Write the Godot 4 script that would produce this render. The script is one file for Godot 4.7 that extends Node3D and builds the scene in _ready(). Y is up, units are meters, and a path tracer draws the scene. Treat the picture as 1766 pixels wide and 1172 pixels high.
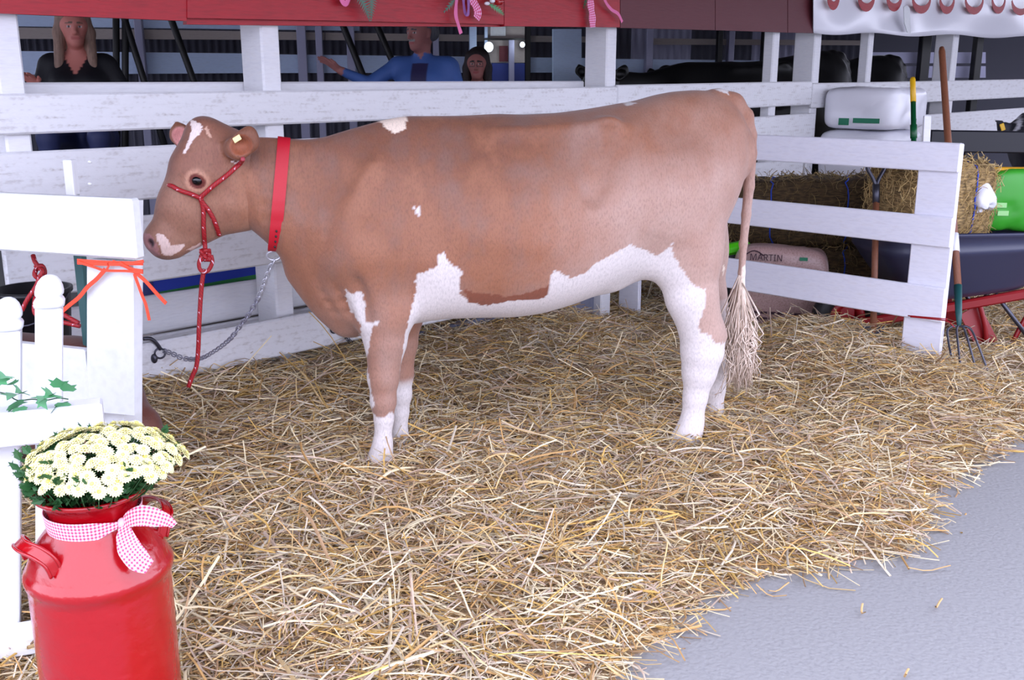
extends Node3D
# A guernsey cow tied in a straw stall of a fair barn. Units are metres, y is up, the aisle floor is y = 0.
const FOC := 1747.0
const CP := 0.96872
const SP := 0.24819
const K := 0.70710678
const EYE := Vector3(0, 1.5, 0)
const FN := Vector3(K, 0, K)       # the stall fence faces this way
const FU := Vector3(K, 0, -K)      # and runs this way
const GN := Vector3(-K, 0, K)      # the tail gate faces this way
const GU := Vector3(K, 0, K)       # and runs this way, towards the aisle
var M := {}
var names := {}
var rng := RandomNumberGenerator.new()

func _ready() -> void:
	rng.seed = 7
	# --- camera
	var cam := Camera3D.new()
	cam.name = "camera"
	cam.position = EYE
	cam.rotation.x = -asin(SP)
	cam.fov = rad_to_deg(2.0 * atan(586.0 / FOC))
	cam.near = 0.05
	cam.far = 200.0
	cam.current = true
	add_child(cam)
	# --- overcast sky; the barn stands open towards the camera
	var sky_mat := ProceduralSkyMaterial.new()
	sky_mat.sky_top_color = Color(0.885, 0.895, 1.0)
	sky_mat.sky_horizon_color = Color(0.90, 0.91, 1.0)
	sky_mat.ground_bottom_color = Color(0.45, 0.45, 0.5)
	sky_mat.ground_horizon_color = Color(0.6, 0.6, 0.66)
	sky_mat.sky_energy_multiplier = 1.0
	var sky := Sky.new()
	sky.sky_material = sky_mat
	var env := Environment.new()
	env.background_mode = Environment.BG_SKY
	env.sky = sky
	env.tonemap_mode = Environment.TONE_MAPPER_LINEAR
	env.tonemap_exposure = 5.1
	env.sdfgi_enabled = true
	env.ssao_enabled = true
	env.ssil_enabled = true
	var we := WorldEnvironment.new()
	we.name = "surroundings"
	we.environment = env
	add_child(we)
	# --- daylight lamps of the barn aisle behind the stalls
	barn_lamps()
	# --- things
	make_materials()
	build_shell()
	build_fence()
	build_header()
	build_gate()
	build_front_panel()
	build_bed()
	build_cow()
	build_picket_fence()
	build_milk_can()
	build_right_side()
	build_back_barn()
	build_people()
	build_small_things()

# ------------------------------------------------------------------ places
func ray(px: float, py: float) -> Vector3:
	var v := (586.0 - py) / FOC
	return Vector3((px - 883.0) / FOC, v * CP - SP, -(v * SP + CP))

func at(px: float, py: float, depth: float) -> Vector3:
	return EYE + ray(px, py) * depth

func on_y(px: float, py: float, h: float) -> Vector3:
	var r := ray(px, py)
	return EYE + r * ((h - 1.5) / r.y)

func on_plane(px: float, py: float, p0: Vector3, n: Vector3) -> Vector3:
	var r := ray(px, py)
	return EYE + r * ((p0 - EYE).dot(n) / r.dot(n))

func fp(u: float, h: float, n: float) -> Vector3:      # a place on the stall fence: along, up, out
	return Vector3(0, h, -5.465) + FU * u + FN * n

func gp(u: float, h: float, n: float) -> Vector3:      # a place on the tail gate, u = 0 at its aisle end
	return Vector3(2.12, h, -4.85) + GU * u + GN * n

func fpx(px: float, py: float, n := 0.0) -> Vector3:
	return on_plane(px, py, fp(0, 0, n), FN)

func gpx(px: float, py: float, n := 0.0) -> Vector3:
	return on_plane(px, py, gp(0, 0, n), GN)

# ------------------------------------------------------------------ naming
func numbered(called: String) -> String:
	if not names.has(called):
		names[called] = 0
		return called
	names[called] += 1
	return "%s_%03d" % [called, names[called]]

func thing(called: String, label: String, category: String, where := Vector3.ZERO, turn := 0.0, group := "") -> Node3D:
	var o := Node3D.new()
	o.name = numbered(called)
	add_child(o)
	o.position = where
	o.rotation.y = turn
	tag(o, label, category, group)
	return o

func tag(o: Node, label: String, category: String, group := "") -> Node:
	o.set_meta("label", label)
	o.set_meta("category", category)
	if group != "":
		o.set_meta("group", group)
	return o

func mk(called: String, what, mat: Material, parent: Node = null) -> MeshInstance3D:
	var o := MeshInstance3D.new()
	var me: Mesh
	if what is SurfaceTool:
		what.generate_normals()
		me = what.commit()
	else:
		me = what
	o.mesh = me
	o.material_override = mat
	if parent == null:
		o.name = numbered(called)
		add_child(o)
	else:
		var i := 0
		var nm := called
		while parent.has_node(nm):
			i += 1
			nm = "%s_%03d" % [called, i]
		o.name = nm
		parent.add_child(o, true)
	return o

func struct(called: String, what, mat: Material) -> MeshInstance3D:
	var o := mk(called, what, mat)
	o.set_meta("kind", "structure")
	return o

# ------------------------------------------------------------------ shapes
func tool() -> SurfaceTool:
	var st := SurfaceTool.new()
	st.begin(Mesh.PRIMITIVE_TRIANGLES)
	return st

func tri(st: SurfaceTool, a: Vector3, b: Vector3, c: Vector3, out: Vector3) -> void:
	if (b - a).cross(c - a).dot(out) > 0.0:
		st.add_vertex(a); st.add_vertex(c); st.add_vertex(b)
	else:
		st.add_vertex(a); st.add_vertex(b); st.add_vertex(c)

func quad(st: SurfaceTool, a: Vector3, b: Vector3, c: Vector3, d: Vector3, out: Vector3) -> void:
	tri(st, a, b, c, out)
	tri(st, a, c, d, out)

func bx(st: SurfaceTool, c: Vector3, bs: Basis, size: Vector3, bev := 0.004) -> void:
	st.set_smooth_group(-1)
	var h := size * 0.5
	var e := minf(bev, minf(h.x, minf(h.y, h.z)) * 0.9)
	var g := h - Vector3(e, e, e)
	var p := func(x: float, y: float, z: float) -> Vector3: return c + bs * Vector3(x, y, z)
	for s in [-1.0, 1.0]:
		quad(st, p.call(s * h.x, -g.y, -g.z), p.call(s * h.x, g.y, -g.z), p.call(s * h.x, g.y, g.z), p.call(s * h.x, -g.y, g.z), bs.x * s)
		quad(st, p.call(-g.x, s * h.y, -g.z), p.call(g.x, s * h.y, -g.z), p.call(g.x, s * h.y, g.z), p.call(-g.x, s * h.y, g.z), bs.y * s)
		quad(st, p.call(-g.x, -g.y, s * h.z), p.call(g.x, -g.y, s * h.z), p.call(g.x, g.y, s * h.z), p.call(-g.x, g.y, s * h.z), bs.z * s)
		for q in [-1.0, 1.0]:
			quad(st, p.call(s * h.x, q * g.y, -g.z), p.call(s * h.x, q * g.y, g.z), p.call(s * g.x, q * h.y, g.z), p.call(s * g.x, q * h.y, -g.z), bs.x * s + bs.y * q)
			quad(st, p.call(s * h.x, -g.y, q * g.z), p.call(s * h.x, g.y, q * g.z), p.call(s * g.x, g.y, q * h.z), p.call(s * g.x, -g.y, q * h.z), bs.x * s + bs.z * q)
			quad(st, p.call(-g.x, s * h.y, q * g.z), p.call(g.x, s * h.y, q * g.z), p.call(g.x, s * g.y, q * h.z), p.call(-g.x, s * g.y, q * h.z), bs.y * s + bs.z * q)
			for w in [-1.0, 1.0]:
				tri(st, p.call(s * h.x, q * g.y, w * g.z), p.call(s * g.x, q * h.y, w * g.z), p.call(s * g.x, q * g.y, w * h.z), bs.x * s + bs.y * q + bs.z * w)

func beam(st: SurfaceTool, a: Vector3, b: Vector3, up: Vector3, wide: float, thick: float, bev := 0.004) -> void:
	# a straight bar from a to b; wide is measured along up, thick across it
	var x := (b - a).normalized()
	var z := x.cross(up).normalized()
	var y := z.cross(x).normalized()
	bx(st, (a + b) * 0.5, Basis(x, y, z), Vector3(a.distance_to(b), wide, thick), bev)

func slab(st: SurfaceTool, q: Array, n: Vector3, thick: float) -> void:
	# a board whose front outline is the flat polygon q, going back by thick along -n
	st.set_smooth_group(-1)
	var mid := Vector3.ZERO
	for v in q:
		mid += v / q.size()
	var back := -n * thick
	for i in q.size():
		var a: Vector3 = q[i]
		var b: Vector3 = q[(i + 1) % q.size()]
		tri(st, mid, a, b, n)
		tri(st, mid + back, a + back, b + back, -n)
		quad(st, a, b, b + back, a + back, (a + b) * 0.5 - mid)

func tube(st: SurfaceTool, pts: Array, radii, sides := 8, per := 0.1, closed := false) -> void:
	st.set_smooth_group(0)
	var n := pts.size()
	var frame_n := Vector3.ZERO
	var rings := []
	var along := 0.0
	var along_at := []
	for i in n:
		var t: Vector3
		if closed:
			t = (pts[(i + 1) % n] - pts[(i - 1 + n) % n]).normalized()
		else:
			t = (pts[mini(i + 1, n - 1)] - pts[maxi(i - 1, 0)]).normalized()
		if i == 0:
			frame_n = t.cross(Vector3.UP if absf(t.y) < 0.9 else Vector3.RIGHT).normalized()
		else:
			frame_n = (frame_n - t * frame_n.dot(t)).normalized()
			along += pts[i].distance_to(pts[i - 1])
		along_at.append(along)
		var bn := t.cross(frame_n)
		var r: float = radii[i] if radii is Array else radii
		var ring := []
		for j in sides:
			var a := TAU * j / sides
			ring.append(pts[i] + (frame_n * cos(a) + bn * sin(a)) * r)
		rings.append(ring)
	var last := n if closed else n - 1
	for i in last:
		var i2 := (i + 1) % n
		var al2: float = along_at[i2] if i2 > 0 else along + pts[0].distance_to(pts[n - 1])
		for j in sides:
			var j2 := (j + 1) % sides
			var u0 := Vector2(along_at[i] / per, float(j) / sides)
			var u1 := Vector2(al2 / per, float(j) / sides)
			var du := Vector2(0, 1.0 / sides)
			# outward is clockwise a, d, c / a, c, b
			uvv(st, rings[i][j], u0); uvv(st, rings[i2][j2], u1 + du); uvv(st, rings[i][j2], u0 + du)
			uvv(st, rings[i][j], u0); uvv(st, rings[i2][j], u1); uvv(st, rings[i2][j2], u1 + du)
	if not closed:
		for e in [0, n - 1]:
			var mid: Vector3 = pts[e]
			var out: Vector3 = (pts[0] - pts[1]) if e == 0 else (pts[n - 1] - pts[n - 2])
			for j in sides:
				st.set_uv(Vector2(0, 0))
				tri(st, mid, rings[e][j], rings[e][(j + 1) % sides], out)

func uvv(st: SurfaceTool, p: Vector3, uv: Vector2) -> void:
	st.set_uv(uv)
	st.add_vertex(p)

func lathe(st: SurfaceTool, prof: Array, segs := 48, c := Vector3.ZERO) -> void:
	# prof: Vector2(radius, height) from bottom to top, outside on the right-hand side
	st.set_smooth_group(0)
	for i in prof.size() - 1:
		var p: Vector2 = prof[i]
		var q: Vector2 = prof[i + 1]
		for j in segs:
			var a := TAU * j / segs
			var b := TAU * (j + 1) / segs
			var da := Vector3(cos(a), 0, sin(a))
			var db := Vector3(cos(b), 0, sin(b))
			var v0 := c + da * p.x + Vector3(0, p.y, 0)
			var v1 := c + db * p.x + Vector3(0, p.y, 0)
			var v2 := c + db * q.x + Vector3(0, q.y, 0)
			var v3 := c + da * q.x + Vector3(0, q.y, 0)
			var out := (da + db) * (q.y - p.y) + Vector3(0, p.x - q.x, 0) * 2.0
			if p.x > 0.0001:
				tri(st, v0, v1, v2, out)
			if q.x > 0.0001:
				tri(st, v0, v2, v3, out)

func band(st: SurfaceTool, pts: Array, sides: Array, outs: Array, wide, thick: float, closed := false, per := 0.03) -> void:
	# a flat strap along pts; sides[i] points across its width, outs[i] away from what it lies on
	st.set_smooth_group(0)
	var n := pts.size()
	var al := 0.0
	for i in (n if closed else n - 1):
		var k := (i + 1) % n
		var wi: float = (wide[i] if wide is Array else wide) * 0.5
		var wk: float = (wide[k] if wide is Array else wide) * 0.5
		var a: Vector3 = pts[i] - sides[i] * wi
		var b: Vector3 = pts[i] + sides[i] * wi
		var c: Vector3 = pts[k] + sides[k] * wk
		var d: Vector3 = pts[k] - sides[k] * wk
		var ai: Vector3 = outs[i] * thick
		var ak: Vector3 = outs[k] * thick
		var out: Vector3 = outs[i] + outs[k]
		var step: float = pts[i].distance_to(pts[k])
		var ua := Vector2(al / per, -wi / per)
		var ub := Vector2(al / per, wi / per)
		al += step
		var uc := Vector2(al / per, wk / per)
		var ud := Vector2(al / per, -wk / per)
		st.set_smooth_group(1)
		quad_uv(st, [a + ai, b + ai, c + ak, d + ak], [ua, ub, uc, ud], out)
		st.set_smooth_group(2)
		quad_uv(st, [a, b, c, d], [ua, ub, uc, ud], -out)
		st.set_smooth_group(-1)
		quad_uv(st, [a, a + ai, d + ak, d], [ua, ua, ud, ud], -sides[i])
		quad_uv(st, [b, b + ai, c + ak, c], [ub, ub, uc, uc], sides[i])

func quad_uv(st: SurfaceTool, v: Array, uv: Array, out: Vector3) -> void:
	for t in [[0, 1, 2], [0, 2, 3]]:
		var flip: bool = (v[t[1]] - v[t[0]]).cross(v[t[2]] - v[t[0]]).dot(out) > 0.0
		for i in ([t[0], t[2], t[1]] if flip else t):
			st.set_uv(uv[i])
			st.add_vertex(v[i])

func curve(pts: Array, step: float) -> Array:
	# a smooth line through pts, resampled
	var c := Curve3D.new()
	c.bake_interval = step
	for i in pts.size():
		var a: Vector3 = pts[maxi(i - 1, 0)]
		var b: Vector3 = pts[mini(i + 1, pts.size() - 1)]
		var t := (b - a) / 6.0
		c.add_point(pts[i], -t, t)
	return Array(c.get_baked_points())

func ellipsoid(st: SurfaceTool, c: Vector3, r: Vector3, bs := Basis(), n := 16) -> void:
	st.set_smooth_group(0)
	for i in n:
		for j in n * 2:
			var f := func(a: int, b: int) -> Vector3:
				var th := PI * a / n
				var ph := PI * (b % (n * 2)) / n
				return bs * (Vector3(sin(th) * cos(ph), cos(th), sin(th) * sin(ph)) * r)
			var v0: Vector3 = f.call(i, j)
			var v1: Vector3 = f.call(i + 1, j)
			var v2: Vector3 = f.call(i + 1, j + 1)
			var v3: Vector3 = f.call(i, j + 1)
			var o := v0 + v1 + v2 + v3
			if i < n - 1:
				tri(st, c + v0, c + v1, c + v2, o)
			if i > 0:
				tri(st, c + v0, c + v2, c + v3, o)

# ------------------------------------------------------------------ materials
func noise_tex(freq: float, ramp: Array, sd: int, size := 512, normal := false, kind := FastNoiseLite.TYPE_SIMPLEX_SMOOTH, stretch := Vector3.ONE) -> Texture2D:
	var fn := FastNoiseLite.new()
	fn.noise_type = kind
	fn.frequency = freq
	fn.seed = sd
	fn.fractal_octaves = 5
	var t := NoiseTexture2D.new()
	t.width = size
	t.height = size
	t.seamless = true
	t.noise = fn
	t.as_normal_map = normal
	if normal:
		t.bump_strength = 4.0
	else:
		var g := Gradient.new()
		g.offsets = PackedFloat32Array(ramp.map(func(r): return r[0]))
		g.colors = PackedColorArray(ramp.map(func(r): return r[1]))
		t.color_ramp = g
	return t

func flat(c: Color, rough := 0.6, metal := 0.0) -> StandardMaterial3D:
	var m := StandardMaterial3D.new()
	m.albedo_color = c
	m.roughness = rough
	m.metallic = metal
	return m

func worn(c: Color, tex: Texture2D, scale: Vector3, rough := 0.6, bump: Texture2D = null, relief := 0.1) -> StandardMaterial3D:
	var m := flat(c, rough)
	m.albedo_texture = tex
	m.uv1_triplanar = true
	m.uv1_world_triplanar = true
	m.uv1_scale = scale
	if bump:
		m.heightmap_enabled = true
		m.heightmap_texture = bump
		m.heightmap_scale = relief
	return m

func img_tex(w: int, h: int, f: Callable) -> ImageTexture:
	var im := Image.create(w, h, false, Image.FORMAT_RGB8)
	for y in h:
		for x in w:
			im.set_pixel(x, y, f.call(x, y))
	return ImageTexture.create_from_image(im)

func make_materials() -> void:
	var grain := noise_tex(0.02, [[0.0, Color(0.93, 0.93, 0.94)], [0.35, Color(0.98, 0.98, 0.985)], [0.6, Color(1, 1, 1)], [1.0, Color(0.95, 0.94, 0.93)]], 3)
	var scuff := noise_tex(0.012, [[0.0, Color(0.74, 0.71, 0.70)], [0.2, Color(0.90, 0.89, 0.88)], [0.34, Color(0.98, 0.98, 0.98)], [1.0, Color(1, 1, 1)]], 9)
	var bump := noise_tex(0.03, [[0.0, Color.BLACK], [1.0, Color.WHITE]], 5)
	M.white = worn(Color(0.86, 0.86, 0.875), grain, Vector3(1.2, 5.0, 1.2), 0.5, bump, 0.08)
	M.old_white = worn(Color(0.85, 0.85, 0.865), scuff, Vector3(3.1, 5.3, 3.1), 0.55, bump, 0.12)
	M.clean_white = worn(Color(0.82, 0.83, 0.84), grain, Vector3(1.5, 1.5, 1.5), 0.42, null)
	M.gate_white = worn(Color(0.89, 0.89, 0.93), grain, Vector3(1.2, 4.0, 1.2), 0.4, bump, 0.03)
	M.vinyl = flat(Color(0.83, 0.835, 0.85), 0.35)
	M.red_board = worn(Color(0.64, 0.035, 0.11), noise_tex(0.02, [[0.0, Color(0.75, 0.7, 0.8)], [0.5, Color(1, 1, 1)], [1.0, Color(0.9, 0.85, 0.95)]], 21), Vector3(0.8, 5.0, 0.8), 0.5, bump, 0.1)
	M.maroon = worn(Color(0.36, 0.14, 0.17), grain, Vector3(0.8, 5.0, 0.8), 0.6, bump, 0.1)
	M.tan_board = worn(Color(0.62, 0.58, 0.56), grain, Vector3(0.8, 5.0, 0.8), 0.7)
	M.grey_board = worn(Color(0.72, 0.79, 0.90), grain, Vector3(0.8, 5.0, 0.8), 0.7)
	M.curb = worn(Color(0.42, 0.43, 0.5), scuff, Vector3(2, 2, 2), 0.8)
	M.concrete = worn(Color(0.565, 0.565, 0.565), noise_tex(0.05, [[0.0, Color(0.90, 0.90, 0.91)], [0.45, Color(0.98, 0.98, 0.985)], [1.0, Color(1, 1, 1)]], 31, 1024), Vector3(0.9, 0.9, 0.9), 0.85, noise_tex(0.12, [[0.0, Color.BLACK], [1.0, Color.WHITE]], 33), 0.15)
	M.roof = flat(Color(0.40, 0.38, 0.37), 0.8)
	M.dark_wall = flat(Color(0.26, 0.26, 0.32), 0.6)
	M.pale_steel = flat(Color(0.60, 0.60, 0.70), 0.5, 0.2)
	M.black = flat(Color(0.03, 0.03, 0.04), 0.5)
	M.black_rail = worn(Color(0.035, 0.035, 0.09), noise_tex(0.05, [[0.0, Color(1, 1, 1)], [0.72, Color(1, 1, 1)], [0.8, Color(1, 1, 1)]], 41), Vector3(1, 1, 1), 0.5)
	M.chrome = flat(Color(0.78, 0.79, 0.83), 0.3, 0.6)
	M.dull_steel = flat(Color(0.30, 0.30, 0.34), 0.4, 0.8)
	M.chain = flat(Color(0.62, 0.62, 0.68), 0.4, 0.5)
	M.green_post = flat(Color(0.20, 0.36, 0.36), 0.5)
	M.teal = flat(Color(0.06, 0.27, 0.27), 0.5)
	M.deep_green = flat(Color(0.02, 0.33, 0.18), 0.4)
	M.yellow = flat(Color(0.85, 0.66, 0.05), 0.4)
	M.wood = worn(Color(0.50, 0.30, 0.20), noise_tex(0.03, [[0.0, Color(0.7, 0.7, 0.7)], [0.5, Color(1, 1, 1)], [1.0, Color(0.85, 0.85, 0.85)]], 51), Vector3(8, 1.0, 8), 0.55)
	M.slate = flat(Color(0.20, 0.21, 0.30), 0.38)
	M.red_steel = flat(Color(0.50, 0.03, 0.06), 0.4)
	M.orange_twine = flat(Color(0.88, 0.25, 0.12), 0.45)
	M.red_twine = flat(Color(0.60, 0.05, 0.10), 0.5)
	M.blue_twine = flat(Color(0.12, 0.28, 0.75), 0.5)
	# rope: crimson with white flecks
	M.rope = flat(Color(1, 1, 1), 0.6)
	M.rope.albedo_texture = img_tex(64, 32, func(x, y):
		var d := fposmod(x + y * 2.0, 64.0)
		if d < 7.0 and fposmod(y + x * 0.15, 16.0) < 9.0:
			return Color(0.85, 0.75, 0.8)
		var s := 0.75 + 0.25 * absf(sin((x + y * 2.0) * PI / 16.0))
		return Color(0.62 * s, 0.05 * s, 0.10 * s))
	M.strap = worn(Color(0.70, 0.05, 0.14), grain, Vector3(12, 12, 12), 0.55)
	M.strap.uv1_world_triplanar = false
	M.gingham = flat(Color(1, 1, 1), 0.7)
	M.gingham.albedo_texture = img_tex(16, 16, func(x, y):
		var n := int(x < 8) + int(y < 8)
		return [Color(0.95, 0.90, 0.93), Color(0.88, 0.58, 0.67), Color(0.78, 0.22, 0.38)][n])
	M.can_red = flat(Color(0.60, 0.004, 0.05), 0.2)
	M.can_red.clearcoat_enabled = true
	M.can_red.clearcoat = 0.4
	M.can_red.clearcoat_roughness = 0.15
	M.can_red.heightmap_enabled = true
	M.can_red.uv1_triplanar = true
	M.can_red.uv1_scale = Vector3(4, 4, 4)
	M.can_red.heightmap_texture = noise_tex(0.01, [[0.0, Color.BLACK], [1.0, Color.WHITE]], 61)
	M.can_red.heightmap_scale = 0.25
	M.leaf = flat(Color(0.33, 0.60, 0.40), 0.5)
	M.leaf.backlight_enabled = true
	M.leaf.backlight = Color(0.1, 0.2, 0.08)
	M.dark_leaf = flat(Color(0.12, 0.27, 0.13), 0.6)
	M.leaf_mum = flat(Color(0.14, 0.32, 0.15), 0.55)
	M.petal = flat(Color(0.92, 0.90, 0.68), 0.6)
	M.petal.backlight_enabled = true
	M.petal.backlight = Color(0.2, 0.2, 0.1)
	M.pollen = flat(Color(0.95, 0.88, 0.42), 0.7)
	M.plastic_white = flat(Color(0.90, 0.90, 0.93), 0.3)
	M.plastic_clear = flat(Color(0.72, 0.72, 0.80), 0.22)
	M.print_green = flat(Color(0.08, 0.45, 0.32), 0.5)
	M.print_dark = flat(Color(0.22, 0.10, 0.16), 0.6)
	M.vertex = flat(Color(1, 1, 1), 0.65)
	M.vertex.vertex_color_use_as_albedo = true
	var fur := noise_tex(0.045, [[0.0, Color(0.80, 0.80, 0.80)], [0.5, Color(0.96, 0.96, 0.96)], [1.0, Color(1, 1, 1)]], 71)
	M.coat = worn(Color(1, 1, 1), fur, Vector3(5, 2.2, 5), 0.62, noise_tex(0.08, [[0.0, Color.BLACK], [1.0, Color.WHITE]], 73), 0.12)
	M.coat.uv1_world_triplanar = false
	M.coat.vertex_color_use_as_albedo = true
	M.coat.rim_enabled = true
	M.coat.rim = 0.25
	M.black_coat = flat(Color(0.012, 0.012, 0.02), 0.45)

# ------------------------------------------------------------------ the barn
func barn_lamps() -> void:
	pass

func build_shell() -> void:
	var st := tool()
	bx(st, Vector3(0, -0.1, -1), Basis(), Vector3(34, 0.2, 30), 0.01)
	struct("floor", st, M.concrete)
	st = tool()
	slab(st, [Vector3(-11, 3.85, -1.8), Vector3(1.6, 3.85, -1.8), Vector3(13, 3.85, -11.5), Vector3(13, 3.85, -15.4), Vector3(-11, 3.85, -15.4)], Vector3.UP, 0.2)
	struct("ceiling", st, M.roof)
	# unseen deep fascia added along the open front to cut sky light; the other sides are boarded to 2.7 m and open above
	st = tool()
	beam(st, Vector3(-11, 3.2, -1.86), Vector3(1.6, 3.2, -1.86), Vector3.UP, 1.1, 0.08, 0.01)
	beam(st, Vector3(1.6, 3.2, -1.86), Vector3(13, 3.2, -11.5), Vector3.UP, 1.1, 0.08, 0.01)
	struct("trim_1", st, M.maroon)
	var ti := 2
	for e in [[-10.7, -2.0], [-4.2, -2.0], [12.7, -11.6], [-10.7, -15.2], [-3.0, -15.2], [5.0, -15.2], [12.7, -15.2]]:
		st = tool()
		bx(st, Vector3(e[0], 1.85, e[1]), Basis(), Vector3(0.16, 3.7, 0.16), 0.01)
		struct("trim_%d" % ti, st, M.tan_board)
		ti += 1
	st = tool()
	bx(st, Vector3(1, 1.35, -15.3), Basis(), Vector3(24, 2.7, 0.2), 0.01)
	struct("wall_back", st, M.dark_wall)
	for s in [-1, 1]:
		st = tool()
		bx(st, Vector3(1 + s * 11.9, 1.35, -8.7 if s < 0 else -13.4), Basis(), Vector3(0.2, 2.7, 13.0 if s < 0 else 3.6), 0.01)
		struct("wall_left" if s < 0 else "wall_right", st, M.dark_wall)

func rail(parent: Node3D, u0: float, u1: float, h0: float, h1: float, n0: float, n1: float, mat: Material, tilt := 0.0) -> void:
	# a fence board between two heights, a little uneven like old timber
	var st := tool()
	var a := fp(u0, (h0 + h1) * 0.5, (n0 + n1) * 0.5)
	var b := fp(u1, (h0 + h1) * 0.5 + tilt, (n0 + n1) * 0.5)
	beam(st, a, b, Vector3.UP, h1 - h0, n1 - n0, 0.007)
	mk("rail", st, mat, parent)

func post(parent: Node3D, u: float, h0: float, h1: float, n0: float, n1: float, w: float, mat: Material) -> void:
	var st := tool()
	var c := fp(u, (h0 + h1) * 0.5, (n0 + n1) * 0.5)
	bx(st, c, Basis(FU, Vector3.UP, FN), Vector3(w, h1 - h0, n1 - n0), 0.008)
	mk("post", st, mat, parent)

func fu_at(px: float, py: float, n := 0.0) -> float:
	return (fpx(px, py, n) - fp(0, 0, n)).dot(FU)

func build_fence() -> void:
	var f := thing("stall_fence", "long white board stall fence with deep square posts running behind the brown cow", "fence")
	var ul := -2.6
	var u2 := fu_at(1035, 150)
	var u3 := fu_at(1393, 150) + 0.08
	# front boards
	rail(f, ul, fu_at(1065, 170), 1.311, 1.453, -0.03, 0.0, M.old_white, 0.012)
	rail(f, fu_at(1065, 170) + 0.004, u3 - 0.01, 1.305, 1.474, -0.03, 0.0, M.old_white, 0.02)
	rail(f, u3, u3 + 7.0, 1.30, 1.48, -0.03, 0.0, M.old_white, 0.05)
	rail(f, ul, u2 - 0.05, 1.043, 1.250, -0.03, 0.0, M.old_white, 0.0)
	rail(f, u2 - 0.045, u3 + 0.07, 1.04, 1.235, -0.03, 0.0, M.old_white, 0.03)
	rail(f, u3 + 0.6, u3 + 7.0, 0.94, 1.20, -0.03, 0.0, M.old_white, 0.04)
	rail(f, ul, u2 - 0.05, 0.714, 0.98, -0.03, 0.0, M.old_white, 0.0)
	rail(f, u2 - 0.045, u3 - 0.06, 0.68, 0.94, -0.03, 0.0, M.old_white, 0.0)
	rail(f, ul, u2, 0.30, 0.473, -0.005, 0.03, M.old_white, 0.0)
	# boards nailed to the far side of the posts
	rail(f, ul, u2 + 0.1, 1.33, 1.492, -0.235, -0.205, M.white, 0.004)
	rail(f, ul, fu_at(460, 520, -0.21) + 0.02, 0.447, 0.612, -0.235, -0.205, M.white, 0.0)
	rail(f, fu_at(460, 520, -0.21) + 0.025, u2 + 0.1, 0.45, 0.60, -0.235, -0.205, M.white, 0.0)
	rail(f, ul, u2 + 0.1, 0.25, 0.437, -0.235, -0.205, M.white, 0.0)
	# posts
	for px in [[22, 0.0], [462, 0.0], [1036, 0.0]]:
		post(f, fu_at(px[0], 250, -0.1), 0.0, 2.3, -0.2, -0.031, 0.092, M.white)
	post(f, fu_at(1394, 110, -0.1), 0.0, 2.35, -0.2, -0.031, 0.1, M.white)
	for px in [1331, 1494]:
		post(f, fu_at(px, 110, -0.06), 0.0, 2.35, -0.11, -0.031, 0.085, M.white)
	post(f, fu_at(1640, 110, -0.06), 0.0, 2.5, -0.2, -0.031, 0.12, M.white)
	# kerb plank under the lowest rail
	var st := tool()
	beam(st, fp(ul, 0.11, -0.12), fp(u2 + 0.15, 0.11, -0.12), Vector3.UP, 0.24, 0.06, 0.01)
	mk("kerb_plank", st, M.curb, f)

func px_slab(px: Array, n: float, thick: float) -> SurfaceTool:
	var st := tool()
	var q := []
	for p in px:
		q.append(fpx(p[0], p[1], n))
	slab(st, q, FN, thick)
	return st

func build_header() -> void:
	var h := thing("header_beam", "red and maroon painted board beam across the top of the stall posts", "beam")
	mk("red_board", px_slab([[-120, -150], [322, -120], [322, 36], [-120, 18]], 0.035, 0.03), M.red_board, h)
	mk("red_board", px_slab([[323, -120], [869, -60], [869, 42], [600, 36], [323, 31]], 0.04, 0.03), M.red_board, h)
	mk("red_board", px_slab([[322, 0], [869, 0], [869, 46], [600, 45], [322, 42]], 0.008, 0.03), M.red_board, h)
	mk("red_board", px_slab([[870, -60], [1069, -60], [1069, 47], [870, 45]], 0.04, 0.03), M.red_board, h)
	mk("maroon_board", px_slab([[1070, -60], [1233, -60], [1233, 52], [1070, 48]], 0.04, 0.03), M.maroon, h)
	mk("maroon_board", px_slab([[1234, -60], [1358, -60], [1358, 56], [1234, 52]], 0.04, 0.03), M.maroon, h)
	mk("maroon_board", px_slab([[1359, -60], [1405, -60], [1405, 57], [1359, 56]], 0.04, 0.03), M.maroon, h)
	var st := tool()
	beam(st, fp(-2.6, 2.0, -0.02), fp(9.0, 2.2, -0.02), Vector3.UP, 0.3, 0.02, 0.01)
	mk("back_plank", st, M.maroon, h)
	build_banner()

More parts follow.
